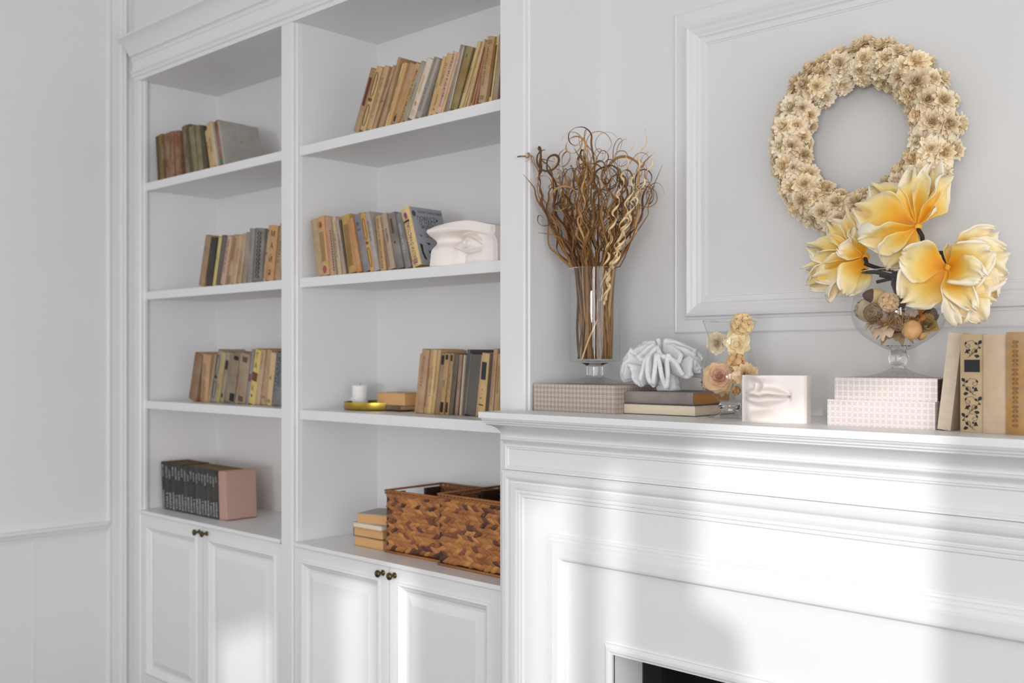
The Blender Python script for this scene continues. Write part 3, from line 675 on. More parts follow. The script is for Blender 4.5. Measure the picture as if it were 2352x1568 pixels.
# ------------------------------------------------------------------ woven baskets
def strand_mat():
    t = NT('water_hyacinth_leaf'); oi = t.n('ShaderNodeObjectInfo'); r = t.n('ShaderNodeValToRGB'); t.put(r.inputs[0], oi.outputs['Random'])
    e = r.color_ramp.elements; e[0].position = 0; e[0].color = (*lin((70, 38, 28)), 1); e[1].position = 1; e[1].color = (*lin((206, 144, 78)), 1)
    for p, c in ((.12, (112, 62, 38)), (.26, (160, 100, 54)), (.7, (184, 122, 64))):
        q = r.color_ramp.elements.new(p); q.color = (*lin(c), 1)
    v = t.coord('Object'); n1 = t.noise(40, 3, vec=t.scale(v, 1, 6, 6))
    t.base(t.mix(n1, t.mix(.25, r.outputs[0], (.03, .012, .005), 'MIX'), r.outputs[0])); t.rough(.5); t.bump(n1, .4, .001); return t.m
M_STRAND = strand_mat()
M_WEAVE = plain('dark_woven_core', (66, 38, 22), .7, .4, 90, .5, 220)
M_ROPE = plain('twisted_rope', (168, 108, 56), .6, .35, 120, .5, 300)
def strand_mesh(k):
    r = random.Random(k); L, Wd, b = .054, .0205, B()
    def fn(u, v):
        s = u * 2 - 1; t = v * 2 - 1; wv = Wd / 2 * (1 - abs(s) ** 1.7) ** .9
        return (L / 2 * s, -.0065 * (1 - s * s) * (1 - t * t * .85) + .0025, wv * t + .0016 * math.sin(2.2 * s + k))
    return b.grid(fn, 8, 4).mesh('leaf_strand', 1)
STR = [strand_mesh(k) for k in range(4)]
for me in STR: me.materials.append(M_STRAND)
def basket(label, X, Y, deg, W, D, H):
    t = thing('woven_basket', label, 'basket', (X, Y, -.6995), (0, 0, math.radians(deg)), 'woven baskets above the right cupboard')
    th = .012; hz0, hz1, hy0, hy1 = H - .052, H - .014, D * .30, D * .66
    B().box(.003, W - .003, .008, .008 + th, .004, H - .012).obj('front_wall', M_WEAVE, t)
    B().box(.003, W - .003, D - th - .006, D - .006, .004, H - .012).obj('back_wall', M_WEAVE, t)
    B().box(.003, W - .003, .008, D - .008, .002, .012).obj('bottom', M_WEAVE, t)
    for x in (.006, W - .006 - th):
        B().box(x, x + th, .014, D - .01, .004, hz0).box(x, x + th, .014, hy0, hz0, H - .012).box(x, x + th, hy1, D - .01, hz0, H - .012).obj('side_wall', M_WEAVE, t)
    rnd = random.Random(int(W * 1e4) + int(deg * 10) + int(X * 100))
    rows, step = 13, .0255; rh = (H - .026) / rows
    for j in range(rows):
        n = int(W / step) + 1
        for i in range(n):
            x = .0215 + (i + (.4 if j % 2 else 0)) * step * .97
            if x > W - .018: continue
            o = link('leaf_strand', STR[rnd.randrange(4)], parent=t, loc=(x, .0065 + rnd.uniform(-.0012, .0012), .014 + rh * (j + .5)))
            o.rotation_euler = (rnd.uniform(-.15, .15), (.36 if j % 2 else -.36) + rnd.uniform(-.14, .14), rnd.uniform(-.05, .12)); s = rnd.uniform(.92, 1.12); o.scale = (s, 1, s)
    # woven leaves on the inside of the back wall and on the side wall, joined
    b = B()
    def lay(M, n, m, z1):
        for j in range(m):
            for i in range(n):
                q = M @ Matrix.Translation((.012 + (i + .5 * (j % 2)) * step, 0, .014 + (z1 - .02) * (j + .5) / m)) @ Matrix.Rotation(.42 if j % 2 else -.42, 4, 'Y')
                b.grid(lambda u, v: q @ Vector((.020 * (2 * u - 1), -.005 * (1 - (2 * u - 1) ** 2) * (1 - (2 * v - 1) ** 2 * .8), .008 * (2 * v - 1) * (1 - abs(2 * u - 1) ** 2.5))), 6, 3)
    lay(Matrix.Translation((0, D - th - .007, 0)), int(W / step) - 1, 12, H)
    lay(Matrix.Translation((.0055, D, 0)) @ Matrix.Rotation(-PI / 2, 4, 'Z'), int(D / step) - 1, 9, hz0)
    b.obj('woven_lining', plain('woven_leaf', (146, 90, 46), .6, .45, 60, .3, 300), t, 1, kind='stuff')
    def rope(pts): B().tube(pts, lambda s: .0042, 6).obj('rim_rope', M_ROPE, t, 1)
    for z in (H - .004,):
        rope([(0, .002, z), (W, .002, z)]); rope([(0, D, z), (W, D, z)]); rope([(.002, 0, z), (.002, D, z)]); rope([(W - .002, 0, z), (W - .002, D, z)])
    rope([(0, .004, .004), (W, .004, .004)]); rope([(.003, .004, .004), (.003, D, .004)])
    rope([(0, .004, H - .013), (W, .004, H - .013)])
    b = B(); n = int(W / .017)
    for i in range(n): b.tube([(.008 + i * .017, .0015, H - .014), (.012 + i * .017, .0005, H - .003)], .0026, 5)
    for i in range(int(W / .034)):
        for j in range(1, 6): b.ball((.014 + i * .034 + .009 * (j % 2), -.0022, .018 + (H - .03) * j / 6.2), .0022, 6, 4)
    b.obj('rim_stitches', M_ROPE, t, 1, kind='stuff')
basket('brown woven basket on the left of the pair beside the small book pile', -2.872, 2.382, 1.0, .30, .283, .226)
basket('brown woven basket on the right of the pair by the fireplace', -2.566, 2.357, -1.0, .36, .30, .243)

# ------------------------------------------------------------------ patterned boxes
def pattern(name, base, ring, pitch, kind):
    t = NT(name); uv = t.coord('UV'); sp = t.n('ShaderNodeSeparateXYZ'); t.put(sp.inputs[0], uv)
    def cell(s, off): return t.math('SUBTRACT', t.math('FRACT', t.math('ADD', t.math('DIVIDE', s, pitch), off)), .5)
    def dist(ox, oy, l1=False):
        a, c = cell(sp.outputs[0], ox), cell(sp.outputs[1], oy)
        if l1: return t.math('ADD', t.math('ABSOLUTE', a), t.math('ABSOLUTE', c))
        return t.math('SQRT', t.math('ADD', t.math('MULTIPLY', a, a), t.math('MULTIPLY', c, c)))
    def box_(ox, oy): return t.math('MAXIMUM', t.math('ABSOLUTE', cell(sp.outputs[0], ox)), t.math('ABSOLUTE', cell(sp.outputs[1], oy)))
    lt = lambda a, v: t.math('LESS_THAN', a, v)
    d = dist(0, 0); B_, R_ = lin(base), lin(ring)
    if kind == 'ring':
        m = t.math('MULTIPLY', lt(d, .27), t.math('GREATER_THAN', d, .15))
        sm = t.math('MAXIMUM', lt(box_(.5, .15), .085), lt(box_(.5, -.15), .085)); sm2 = t.math('MAXIMUM', lt(box_(.15, .5), .085), lt(box_(-.15, .5), .085))
        c = t.mix(t.math('MULTIPLY', t.math('MAXIMUM', sm, sm2), .55), B_, R_); c = t.mix(m, c, R_); c = t.mix(lt(d, .07), c, lin((120, 104, 94)))
    else:
        dg = dist(0, 0, True); di = t.math('ABSOLUTE', t.math('SUBTRACT', dist(.0, .0, True), .5))
        c = t.mix(t.math('MULTIPLY', lt(di, .03), .5), B_, R_)
        x1 = t.math('MAXIMUM', lt(box_(.5, 0), .17), lt(box_(0, .5), .17)); c = t.mix(t.math('MULTIPLY', x1, .5), c, R_)
        c = t.mix(lt(t.math('MULTIPLY', t.math('ADD', d, dg), .5), .23), c, (.93, .93, .93)); c = t.mix(lt(d, .075), c, lin((70, 74, 82)))
    t.base(c); t.rough(.6); return t.m
M_BOXA = pattern('taupe_ring_paper', (164, 146, 132), (216, 214, 212), .0139, 'ring')
M_BOXB = pattern('blush_dot_paper', (204, 190, 184), (234, 226, 222), .0132, 'dot')
def uvbox(b, x0, x1, y0, y1, z0, z1):
    for a, c in (((x0, y0, 0), (x1, y0, 0)), ((x1, y0, 0), (x1, y1, 0)), ((x1, y1, 0), (x0, y1, 0)), ((x0, y1, 0), (x0, y0, 0))):
        l = math.hypot(c[0] - a[0], c[1] - a[1]); h = z1 - z0
        b.add([(a[0], a[1], z0), (c[0], c[1], z0), (c[0], c[1], z1), (a[0], a[1], z1)], [(0, 1, 2, 3)], [(0, 0), (l, 0), (l, h), (0, h)])
    for z, o in ((z1, (0, 1, 2, 3)), (z0, (3, 2, 1, 0))):
        p = [(x0, y0, z), (x1, y0, z), (x1, y1, z), (x0, y1, z)]
        b.add([p[i] for i in o], [(0, 1, 2, 3)], [(p[i][0] - x0, p[i][1] - y0) for i in o])
    return b
def gift_box(name, label, M, w, d, h, mat, lid):
    t = thing(name, label, 'box', M.to_translation(), M.to_euler(), 'patterned storage boxes on the mantel')
    uvbox(B(), 0, w, 0, d, 0, h if not lid else h * .30).obj('body', mat, t)
    if lid: uvbox(B(), -.0012, w + .0012, -.0012, d + .0012, h * .30, h).obj('lid', mat, t)
    return t
gift_box('patterned_box', 'taupe ring-patterned box under the tall vase of dried grass', at(-2.079, 2.302, ZM + .0002, 0), .309, .20, .0795, M_BOXA, False)
gift_box('patterned_box', 'blush dotted box resting on the mantel, lower of the two under the goblet', at(-1.123, 2.273, ZM + .0002, 3), .246, .20, .0612, M_BOXB, False)
ub = gift_box('patterned_box', 'blush dotted box stacked upper under the goblet, its right side dark', at(-1.107, 2.277, ZM + .0616, 3), .2335, .20, .0512, M_BOXB, False)
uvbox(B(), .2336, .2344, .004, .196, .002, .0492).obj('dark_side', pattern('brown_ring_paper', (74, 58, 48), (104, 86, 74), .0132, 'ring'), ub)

# ------------------------------------------------------------------ mantel books
pile_book('book', 'cream paged book with dark covers lying lowest under the white coral', at(-1.772, 2.338, ZM + .0003, 2), .236, .215, .0302, '2c3840', M_PAGEC, 'left')
pile_book('book', 'dull mauve-grey book lying between the coral and the cream paged book', at(-1.768, 2.345, ZM + .0309, 2), .222, .200, .0335, '7d7474', M_PAGEO, 'front', group=None)
Yb = 2.274
xb, xt = PY(2154, 0, 2.284).x, PY(2180.4, 0, 2.284).x; zt = PY(2180.4, 766.7, 2.284).z; th = math.atan2(xt - xb, zt - ZM)
make_book('book', 'cream clothbound book leaning against the black vine spine on the mantel', .0285, math.hypot(xt - xb, zt - ZM), .135, 'd6c4ae', '', (xb, 2.280, ZM + .0285 * math.sin(th) + .0003), Quaternion((0, 1, 0), th), page=M_PAGEC, bulge=.0006)
x0, x1, x2 = PY(2205.5, 0, 2.262).x, PY(2259.6, 0, 2.262).x, PY(2311.8, 0, 2.258).x
hv = PY(2230, 767.5, 2.262).z - ZM
vb, _ = make_book('book', 'tan book with black leafy vine scrolls and a black block on its spine', x1 - x0 - .0008, hv, .145, 'bb9f76', '', (x0, 2.262, ZM + .0003), bulge=.0022)
make_book('book', 'plain beige linen book between the vine spine and the orange spine', x2 - x1 - .0008, hv - .001, .145, 'c8ae90', '', (x1, 2.259, ZM + .0003), bulge=.003)
ob, _ = make_book('book', 'orange-brown book with a red scroll strip at the right picture edge', .052, hv + .003, .145, 'b0813c', '', (x2, 2.256, ZM + .0003), bulge=.003, worn=True)
# vine ornament (black curls, leaves and a block) built on the spine
T = x1 - x0 - .0008; arcv = lambda x: -.0022 * (1 - (2 * x / T - 1) ** 2) - .0004
ornb = B()
def px(xp, yp):    # crop coordinates measured on the spine: x 0..1 across, y 0..1 downwards
    return (T * xp, arcv(T * xp), hv * (1 - yp))
def curve(pts, r=.0007):
    out = []
    for i in range(len(pts) - 1):
        p0, p1, p2, p3 = pts[max(i - 1, 0)], pts[i], pts[i + 1], pts[min(i + 2, len(pts) - 1)]
        for k in range(6):
            s = k / 6; out.append(tuple(.5 * ((2 * p1[a]) + (p2[a] - p0[a]) * s + (2 * p0[a] - 5 * p1[a] + 4 * p2[a] - p3[a]) * s * s + (3 * p1[a] - p0[a] - 3 * p2[a] + p3[a]) * s ** 3) for a in (0, 1)))
    out.append(pts[-1]); ornb.tube([px(*p) for p in out], r, 5, .3)
def leaf(x, y, a, l, wd=.42):
    dx, dy = math.cos(a) * l, math.sin(a) * l; nx, ny = -math.sin(a) * l * wd, math.cos(a) * l * wd; k = T / hv
    P = lambda s, t: (x + dx * s + nx * t, y + (dy * s + ny * t) * k)
    q = [P(0, 0), P(.25, .55), P(.55, .9), P(.8, .5), P(1, 0), P(.8, -.5), P(.55, -.7), P(.25, -.4)]
    ornb.add([px(*p) for p in q], [tuple(range(8))])
def spiral(x, y, r, a0, turns, sgn=1):
    k = T / hv; return [(x + r * (1 - .8 * s / 14) * math.cos(a0 + sgn * turns * 2 * PI * s / 14), y + k * r * (1 - .8 * s / 14) * math.sin(a0 + sgn * turns * 2 * PI * s / 14)) for s in range(15)]
def motif(y0, flip=False, sc=1.0):
    fx = (lambda x: 1 - x) if flip else (lambda x: x)
    Q = lambda x, y: (fx(x), y0 + y * sc)
    curve([Q(.30, .205), Q(.42, .20), Q(.55, .165), Q(.72, .13), Q(.82, .10), Q(.80, .08)])
    curve([Q(.80, .085), Q(.66, .06), Q(.55, .035), Q(.40, .04), Q(.26, .05), Q(.24, .085), Q(.33, .11), Q(.44, .095), Q(.42, .075), Q(.34, .08)])
    curve([Q(.50, .18), Q(.56, .13), Q(.66, .115), Q(.62, .155), Q(.52, .18)])
    curve([Q(.42, .198), Q(.44, .17), Q(.34, .155), Q(.26, .145)])
    for x, y, a, l in ((.78, .075, -.9, .24), (.76, .08, -2.4, .16), (.30, .05, 2.2, .14), (.62, .185, .25, .24), (.40, .115, 1.3, .13), (.36, .17, -1.9, .22), (.30, .15, 2.6, .10), (.66, .165, -1.2, .20), (.80, .10, .6, .12)):
        leaf(fx(x), y0 + y * sc, PI - a if flip else a, l)
motif(.03); motif(.415, True); motif(.60); motif(.775, True, .95)
ornb.box(T * .20, T * .86, arcv(T * .5) - .0001, arcv(T * .5) + .0008, hv * .615, hv * .74)
ornb.obj('vine_ornament', ink((30, 30, 34)), vb)
sb = B()
for i in range(19):
    zc = hv * (.94 - .87 * (i + .5) / 19); s = 1 if i % 2 else -1
    for r, a0, n, ox in ((.0052, 0, 1.6, 0), (.003, 1.4, 1.1, .0045 * s), (.003, 3.6, 1.1, -.0045 * s)):
        sb.tube([(.0185 + ox + r * (1 - .75 * k / 16) * math.cos(a0 + s * n * 2 * PI * k / 16), -.0032, zc + r * (1 - .75 * k / 16) * math.sin(a0 + s * n * 2 * PI * k / 16)) for k in range(17)], .00042, 4, .4)
sb.obj('scroll_ornament', ink((138, 62, 30)), ob)

# ------------------------------------------------------------------ plaster casts
def relief(name, label, M, W, H, D, hf, nu=150, nv=110, left=None, top=None):
    """a plaster block whose front face is a modelled relief; hf(u, v) = height towards the viewer"""
    t = B(); L = left or (lambda v: 0.0); TP = top or (lambda u: 1.0)
    def fn(u, v):
        x0 = L(v) * W; x = x0 + (W - x0) * u; z = v * H * TP(u)
        return (x, -hf(u, v), z)
    t.grid(fn, nu, nv); q = nu + 1
    bk0 = len(t.v)
    edge = [i for i in range(q)] + [j * q + nu for j in range(1, nv + 1)] + [nv * q + i for i in range(nu - 1, -1, -1)] + [j * q for j in range(nv - 1, 0, -1)]
    t.v += [(t.v[e][0], D, t.v[e][2]) for e in edge]; n = len(edge)
    t.f += [(edge[(i + 1) % n], edge[i], bk0 + i, bk0 + (i + 1) % n) for i in range(n)] + [tuple(range(bk0, bk0 + n))]
    o = t.obj(name, M_PLASTER, None, 40, label=label, cat='sculpture'); o.matrix_world = M; return o
g = lambda x, y, cx, cy, sx, sy: math.exp(-((x - cx) / sx) ** 2 - ((y - cy) / sy) ** 2)
sm = lambda a, b, x: (lambda t: t * t * (3 - 2 * t))(max(0.0, min(1.0, (x - a) / (b - a))))
def mouth(u, v):
    w_ = sm(.03, .22, u); f = .020 * g(u, v, .36, .97, .17, .13) - .006 * g(u, v, .33, .775, .035, .07) + .005 * (g(u, v, .27, .76, .035, .06) + g(u, v, .39, .76, .035, .06))
    k = max(0.0, 1 - ((u - .38) / .40) ** 2); sgu = .022 + .062 * k; sgl = .022 + .072 * k
    ln = .575 - .016 * math.exp(-((u - .33) / .07) ** 2) + .010 * math.exp(-((u - .47) / .08) ** 2) - .02 * sm(.55, .75, u)
    win = sm(0, .35, k)
    f += .0150 * win * math.exp(-abs((v - ln - sgu * .95 + .010 * math.exp(-((u - .33) / .035) ** 2)) / sgu) ** 2.6) * (.4 + .6 * k)
    f += .0185 * win * math.exp(-abs((v - ln + sgl * 1.0) / sgl) ** 2.4) * (.35 + .65 * k)
    f -= .0080 * math.exp(-((v - ln) / .018) ** 2) * sm(0, .2, k)
    f -= .0075 * g(u, v, .34, .29, .16, .07) - .0125 * g(u, v, .34, .07, .28, .14)
    f -= .0075 * g(u, v, .735, .56, .05, .07) - .004 * g(u, v, .82, .55, .05, .14)
    h = .016 * (1 - ((u - .40) / .75) ** 2) - .012 * sm(.16, .0, u)
    return h + f * w_ * 1.75 - .005 * sm(.97, 1, u)
P0 = PZ(1704.5, 968.0, ZM)
relief('plaster_mouth', 'white plaster cast of closed lips standing on the mantel by the hourglass-shaped vase', Matrix.Translation((P0.x, P0.y, ZM + .0003)) @ Matrix.Rotation(math.radians(12), 4, 'Z'), .160, .1155, .040, mouth)
def eye(u, v):
    h = .012 * (1 - ((u - .45) / .75) ** 2)
    h += .026 * math.exp(-((v - (.86 - .10 * u)) / .13) ** 2) * (1 - .55 * u)             # brow
    h += .010 * sm(.80, 1, v)
    h += .022 * (1 - sm(.10, .42, u)) * sm(.66, .40, v) + .010 * (1 - sm(.40, .50, u)) * sm(.55, .32, v)     # flank of the nose
    h -= .020 * g(u, v, .38, .60, .15, .10) + .010 * g(u, v, .66, .715, .22, .045)
    ex, ey = (u - .625), (v - .455)
    h += .024 * g(u, v, .63, .46, .20, .21)
    a = max(0.0, 1 - (ex / .215) ** 2)
    up = .45 + .190 * a ** .75 - .10 * ex; lo = .45 - .165 * a ** .85 - .10 * ex
    h += .0085 * math.exp(-((v - up - .030) / .030) ** 2) * sm(0, .2, a) - .0060 * math.exp(-((v - up + .016) / .016) ** 2) * sm(0, .2, a)
    h += .0060 * math.exp(-((v - lo + .026) / .028) ** 2) * sm(0, .2, a) - .0045 * math.exp(-((v - lo - .014) / .015) ** 2) * sm(0, .2, a)
    h -= .0065 * math.exp(-((v - up - .095) / .020) ** 2) * sm(.05, .3, a)
    h -= .0055 * math.exp(-((v - lo + .085) / .03) ** 2) * sm(.1, .5, a)
    rr = math.hypot(ex + .03, (ey - .015) * .70); h -= .0030 * math.exp(-((rr - .082) / .013) ** 2)
    h -= .0095 * (g(u, v, .572, .495, .020, .035) + g(u, v, .620, .495, .020, .035) + .9 * g(u, v, .596, .455, .020, .035))
    h += .010 * g(u, v, .425, .395, .028, .04)
    h -= .006 * g(u, v, .50, .18, .05, .16)
    h += .007 * g(u, v, .70, .12, .2, .12)
    return h * 1.25 - .010 * sm(.96, 1, u)
eyeL = lambda v: .07 * sm(.82, .52, v) + .018 * sm(.55, .42, v) - .020 * sm(.36, .0, v) + .065 * sm(.92, 1.0, v)
P0 = PY(996, 600, 2.335); P1 = PY(1134, 600, 2.335)
HE = PY(1060, 507, 2.32).z - .30
relief('plaster_eye', 'white plaster cast of an eye and brow on the second right shelf', Matrix.Translation((P0.x, 2.350, .3003)), P1.x - P0.x, HE, .10, eye, left=eyeL, top=lambda u: .90 + .10 * math.sin(PI * min(1, .12 + u * .85)) - .07 * sm(.6, 1, u))

# ------------------------------------------------------------------ wreath of wood-shaving flowers
def objcol_mat(name, rough=.8, var=.18, vs=60, bump=.25, bs=260, sub=0.0, stretch=None):
    t = NT(name); oi = t.n('ShaderNodeObjectInfo'); v = t.coord('Object')
    if stretch: v = t.scale(v, *stretch)
    n1 = t.noise(vs, 3, vec=v)
    hv_ = t.n('ShaderNodeHueSaturation'); t.put(hv_.inputs['Color'], oi.outputs['Color'])
    rr = t.math('MULTIPLY_ADD', oi.outputs['Random'], .16, .94); t.put(hv_.inputs['Value'], t.math('MULTIPLY', rr, t.math('MULTIPLY_ADD', n1, 2 * var, 1 - var)))
    t.base(hv_.outputs[0]); t.rough(rough); t.b.inputs['Specular IOR Level'].default_value = .25
    if bump: t.bump(t.noise(bs, 2), bump, .0008)
    if sub: t.b.inputs['Subsurface Weight'].default_value = sub; t.b.inputs['Subsurface Radius'].default_value = (.006, .004, .002)
    return t.m
M_SOLA = objcol_mat('sola_wood_shaving', .8, .12)
M_DRY = objcol_mat('dried_botanical', .75, .28, 90, .4)
def rosette(b, Rr, rnd, layers=5, n0=4, dn=2, a0=12, a1=84, w=.42, flatc=.10, z0=0.0, jag=.16, dome=.30):
    for i in range(layers):
        f = i / max(1, layers - 1); n = n0 + dn * i; al = math.radians(a0 + (a1 - a0) * f ** .9); ln = Rr * ((.42 if dome < .5 else .30) + (.50 if dome < .5 else .60) * f)
        off = rnd.random() * 6.28; r0 = Rr * (.05 + .10 * f); zb = z0 + Rr * dome * (1 - f)
        for k in range(n):
            th = off + 2 * PI * (k + rnd.uniform(-.22, .22)) / n; l = ln * rnd.uniform(1 - jag, 1 + jag); ww = Rr * w * rnd.uniform(.75, 1.15) * (.65 + .45 * f); aa = al * rnd.uniform(.85, 1.12)
            ct, st = math.cos(th), math.sin(th); cup = rnd.uniform(.5, 1.3) * flatc * Rr; tw = rnd.uniform(-.12, .12)
            def fn(u, v):
                t = 2 * u - 1; a_ = aa * ((1.0 - f) * (1.15 - .30 * v) + f * (.66 + .50 * v)); wd = ww * (.34 + .66 * sm(0, .55, v)) * math.sqrt(max(.05, 1 - (max(0, v - .5) / .52) ** 2))
                vv = v * (1 - .05 * t * t * v); q2 = (t * wd / ww) ** 2; ro = r0 + l * vv * math.sin(a_) - cup * q2 * (1 - f * .3); z = zb + l * vv * math.cos(a_) + cup * .5 * q2 * f + tw * t * wd
                tt = t * wd * .5; return (ro * ct - tt * st, ro * st + tt * ct, z)
            b.grid(fn, 4, 6)
    return b
FLW = []
for k in range(6):
    rnd = random.Random(40 + k)
    me = rosette(B(), .041, rnd, 8, 4, 1, 8, 84,   .50 + .06 * (k % 2), .20, dome=.62).mesh('sola_flower', 1); me.materials.append(M_SOLA); FLW.append(me)
WC = Vector((-1.183, YW - .055, .566))
wr = thing('wreath', 'round wreath of cream wood-shaving flowers hanging on the moulded wall panel', 'wreath', WC)
WR, WT = .194, .038
b = B(); b.tube([(WR * math.cos(2 * PI * i / 48), 0, WR * math.sin(2 * PI * i / 48)) for i in range(48)], .036, 10, 1, True)
b.obj('wreath_base', plain('dark_straw', (120, 92, 62), .9, .3, 80), wr, 1)
rw = random.Random(11)
for ph, n, s in ((8, 25, .92), (42, 24, 1.02), (78, 22, 1.06), (112, 19, 1.0), (146, 17, .9), (172, 15, .78)):
    for i in range(n):
        th = 2 * PI * (i + .5 * (ph % 3) + rw.uniform(-.16, .16)) / n; p = math.radians(ph + rw.uniform(-7, 7))
        er = Vector((math.cos(th), 0, math.sin(th))); nn = er * math.cos(p) + Vector((0, -1, 0)) * math.sin(p)
        o = link('sola_flower', FLW[rw.randrange(6)], parent=wr, loc=er * WR + nn * (WT + rw.uniform(-.004, .005)))
        o.rotation_mode = 'QUATERNION'; o.rotation_quaternion = nn.to_track_quat('Z', 'Y') @ Quaternion((0, 0, 1), rw.uniform(0, 6.28)); k = s * rw.uniform(.80, 1.08); o.scale = (k, k, k)
        c = rw.choice([(248, 233, 204), (250, 238, 214), (243, 224, 190), (248, 232, 200)]); o.color = (*lin(c), 1)

# ------------------------------------------------------------------ tall footed vase of dried curls
VX, VY = PY(1366, 0, 2.43).x, 2.43; VZ = ZM + .0799
def rimring(r, z, par): B().tube([(r * math.cos(2 * PI * i / 56), r * math.sin(2 * PI * i / 56), z) for i in range(56)], .0011, 6, 1, True).obj('rim', M_SOLID, par, 1)
va = thing('glass_vase', 'tall straight-sided clear glass vase on a short foot holding dried grass', 'vase', (VX, VY, VZ))
B().lathe([(.0001, .0665), (.060, .0665), (.0755, .069), (.0765, .073), (.0765, .346)], 56).obj('cylinder', M_GLASS, va, 35)
rimring(.0765, .346, va)
B().lathe([(.082, .0008), (.084, .003), (.080, .006), (.050, .013), (.030, .020), (.0247, .0242)], 48).obj('foot', M_GLASS, va, 30)
B().lathe([(.0001, .0215), (.0225, .0215), (.0245, .024), (.0240, .052), (.030, .058), (.045, .0635), (.0001, .0635)], 48).obj('stem', M_SOLID, va, 30)
M_CURL = objcol_mat('dried_grass_strand', .62, .25, 160, .3, 400, stretch=(1, 1, .2))
def strand(pts, rad, col, label, group, flat=.38, tw=.10):
    sm_ = []
    for i in range(len(pts) - 1):
        p0, p1, p2, p3 = (Vector(pts[max(i - 1, 0)]), Vector(pts[i]), Vector(pts[i + 1]), Vector(pts[min(i + 2, len(pts) - 1)]))
        for k in range(4):
            s = k / 4; sm_.append(.5 * (2 * p1 + (p2 - p0) * s + (2 * p0 - 5 * p1 + 4 * p2 - p3) * s * s + (3 * p1 - p0 - 3 * p2 + p3) * s ** 3))
    sm_.append(Vector(pts[-1]))
    for p in sm_:
        if p.y > YW - .02: p.y = YW - .02
        if p.y > 2.262 and p.x < -2.078: p.x = -2.078
        hx, hy = p.x - VX, p.y - VY; h = math.hypot(hx, hy)
        if p.z < VZ + .342 and h > .070: p.x, p.y = VX + hx * .070 / h, VY + hy * .070 / h
    b = B().tube(sm_, lambda s: rad * (1 - .55 * s ** 2.5) * min(1, .4 + 6 * (1 - s)), 5, flat, twist=tw)
    return b.obj('dried_grass_strand', M_CURL, None, 1, label=label, cat='dried grass', group=group, color=lin(col))
LB = 'brown curled dried grass strand standing with its fellows in the tall footed vase'
GB = 'brown dried grass strands in the tall vase'
BR = [(146, 104, 60), (170, 128, 80), (114, 78, 44), (152, 110, 64), (130, 92, 54), (188, 148, 98), (100, 68, 40)]
rs = random.Random(23)
for i in range(104):
    a = rs.uniform(0, 2 * PI); r0 = .055 * math.sqrt(rs.random()); r1 = .062 * math.sqrt(rs.random()); a1 = a + rs.uniform(-.8, .8)
    p = Vector((VX + r0 * math.cos(a), VY + r0 * math.sin(a), VZ + .075)); pts = [p.copy()]
    top = Vector((VX + r1 * math.cos(a1), VY + r1 * math.sin(a1), VZ + .345))
    for k in (1, 2, 3): pts.append(p.lerp(top, k / 3) + Vector((rs.uniform(-.004, .004), rs.uniform(-.004, .004), 0)))
    ou = Vector((math.cos(a1), math.sin(a1) * .75, 0)) * rs.uniform(.10, .62) * (.4 + r1 / .062); d = (Vector((0, 0, 1)) + ou * .5).normalized(); q = top.copy()
    Lg = rs.uniform(.20, .43); st = .022; n = int(Lg / st); ph = rs.uniform(0, 6.28); wl = rs.uniform(.10, .20); am = rs.uniform(.35, 1.0); ax = Vector((rs.uniform(-.5, .5), -1, rs.uniform(-.3, .3))).normalized(); sg = rs.choice((-1, 1))
    wdir = Vector((rs.uniform(-1, 1), rs.uniform(-.5, .5), 0)).normalized()
    for k in range(n):
        s = k * st; e = (Vector((0, 0, 1)) + ou * (1.0 if s < .2 else .55) + wdir * am * math.sin(ph + s / wl * 6.28) * min(1, .35 + s / .10)).normalized()
        if q.x < VX - .115 and e.x < 0 or q.x > VX + .125 and e.x > 0: e.x *= -.3
        if abs(q.y - VY) > .11 and e.y * (q.y - VY) > 0: e.y *= -.3
        q = q + e * st; pts.append(q.copy()); d = e
    turn = rs.uniform(.5, 1.7) * 2 * PI if rs.random() < .5 else rs.uniform(.1, .5) * PI; rad = rs.uniform(.016, .040); m = max(3, int(turn / .55))
    for k in range(m):
        d = (Quaternion(ax, sg * turn / m) @ d).normalized(); q = q + d * rad * turn / m + Vector((0, rs.uniform(-.003, .003), 0)); pts.append(q.copy())
    strand(pts, rs.choice((.0018, .0024, .003, .0038, .0054)), rs.choice(BR), LB, GB, rs.uniform(.16, .45), rs.uniform(.02, .16))
def pxs(pts, y0, y1):
    n = len(pts); return [PY(x, y, y0 + (y1 - y0) * i / (n - 1)) for i, (x, y) in enumerate(pts)]
base_pts = [Vector((VX - .03, VY - .02, VZ + .075)), Vector((VX - .045, VY - .035, VZ + .33))]
for k, (P, y1, c, r) in enumerate((
  ([(1308, 612), (1282, 585), (1260, 560), (1258, 500), (1232, 465), (1226, 450), (1238, 405), (1228, 378), (1205, 358), (1190, 366), (1188, 360), (1200, 358), (1213, 366)], 2.235, BR[3], .0034),
  ([(1312, 612), (1296, 570), (1268, 530), (1262, 480), (1234, 440), (1228, 428), (1238, 395), (1218, 365), (1206, 360), (1208, 354), (1216, 352), (1213, 368), (1204, 372)], 2.24, BR[1], .0034),
  ([(1318, 612), (1288, 560), (1272, 505), (1240, 470), (1230, 448), (1226, 430), (1202, 400)], 2.25, BR[0], .0036),
  ([(1322, 612), (1290, 570), (1275, 520), (1268, 400), (1244, 368), (1248, 366), (1275, 372)], 2.27, BR[2], .0032),
  ([(1320, 614), (1300, 580), (1285, 545), (1236, 534)], 2.27, BR[3], .003))):
    strand(base_pts + pxs(P, 2.385, y1), r, c, ['brown strand curling into a loop at the far left tip over the stile', 'brown strand looping back just under the far left loop', 'brown strand ending bluntly below the far left loops', 'thin brown strand hooked at its top left of the vase bunch', 'short brown strand bent level to the left, lowest of the left ones'][k], 'strands arching left', .4, .05)
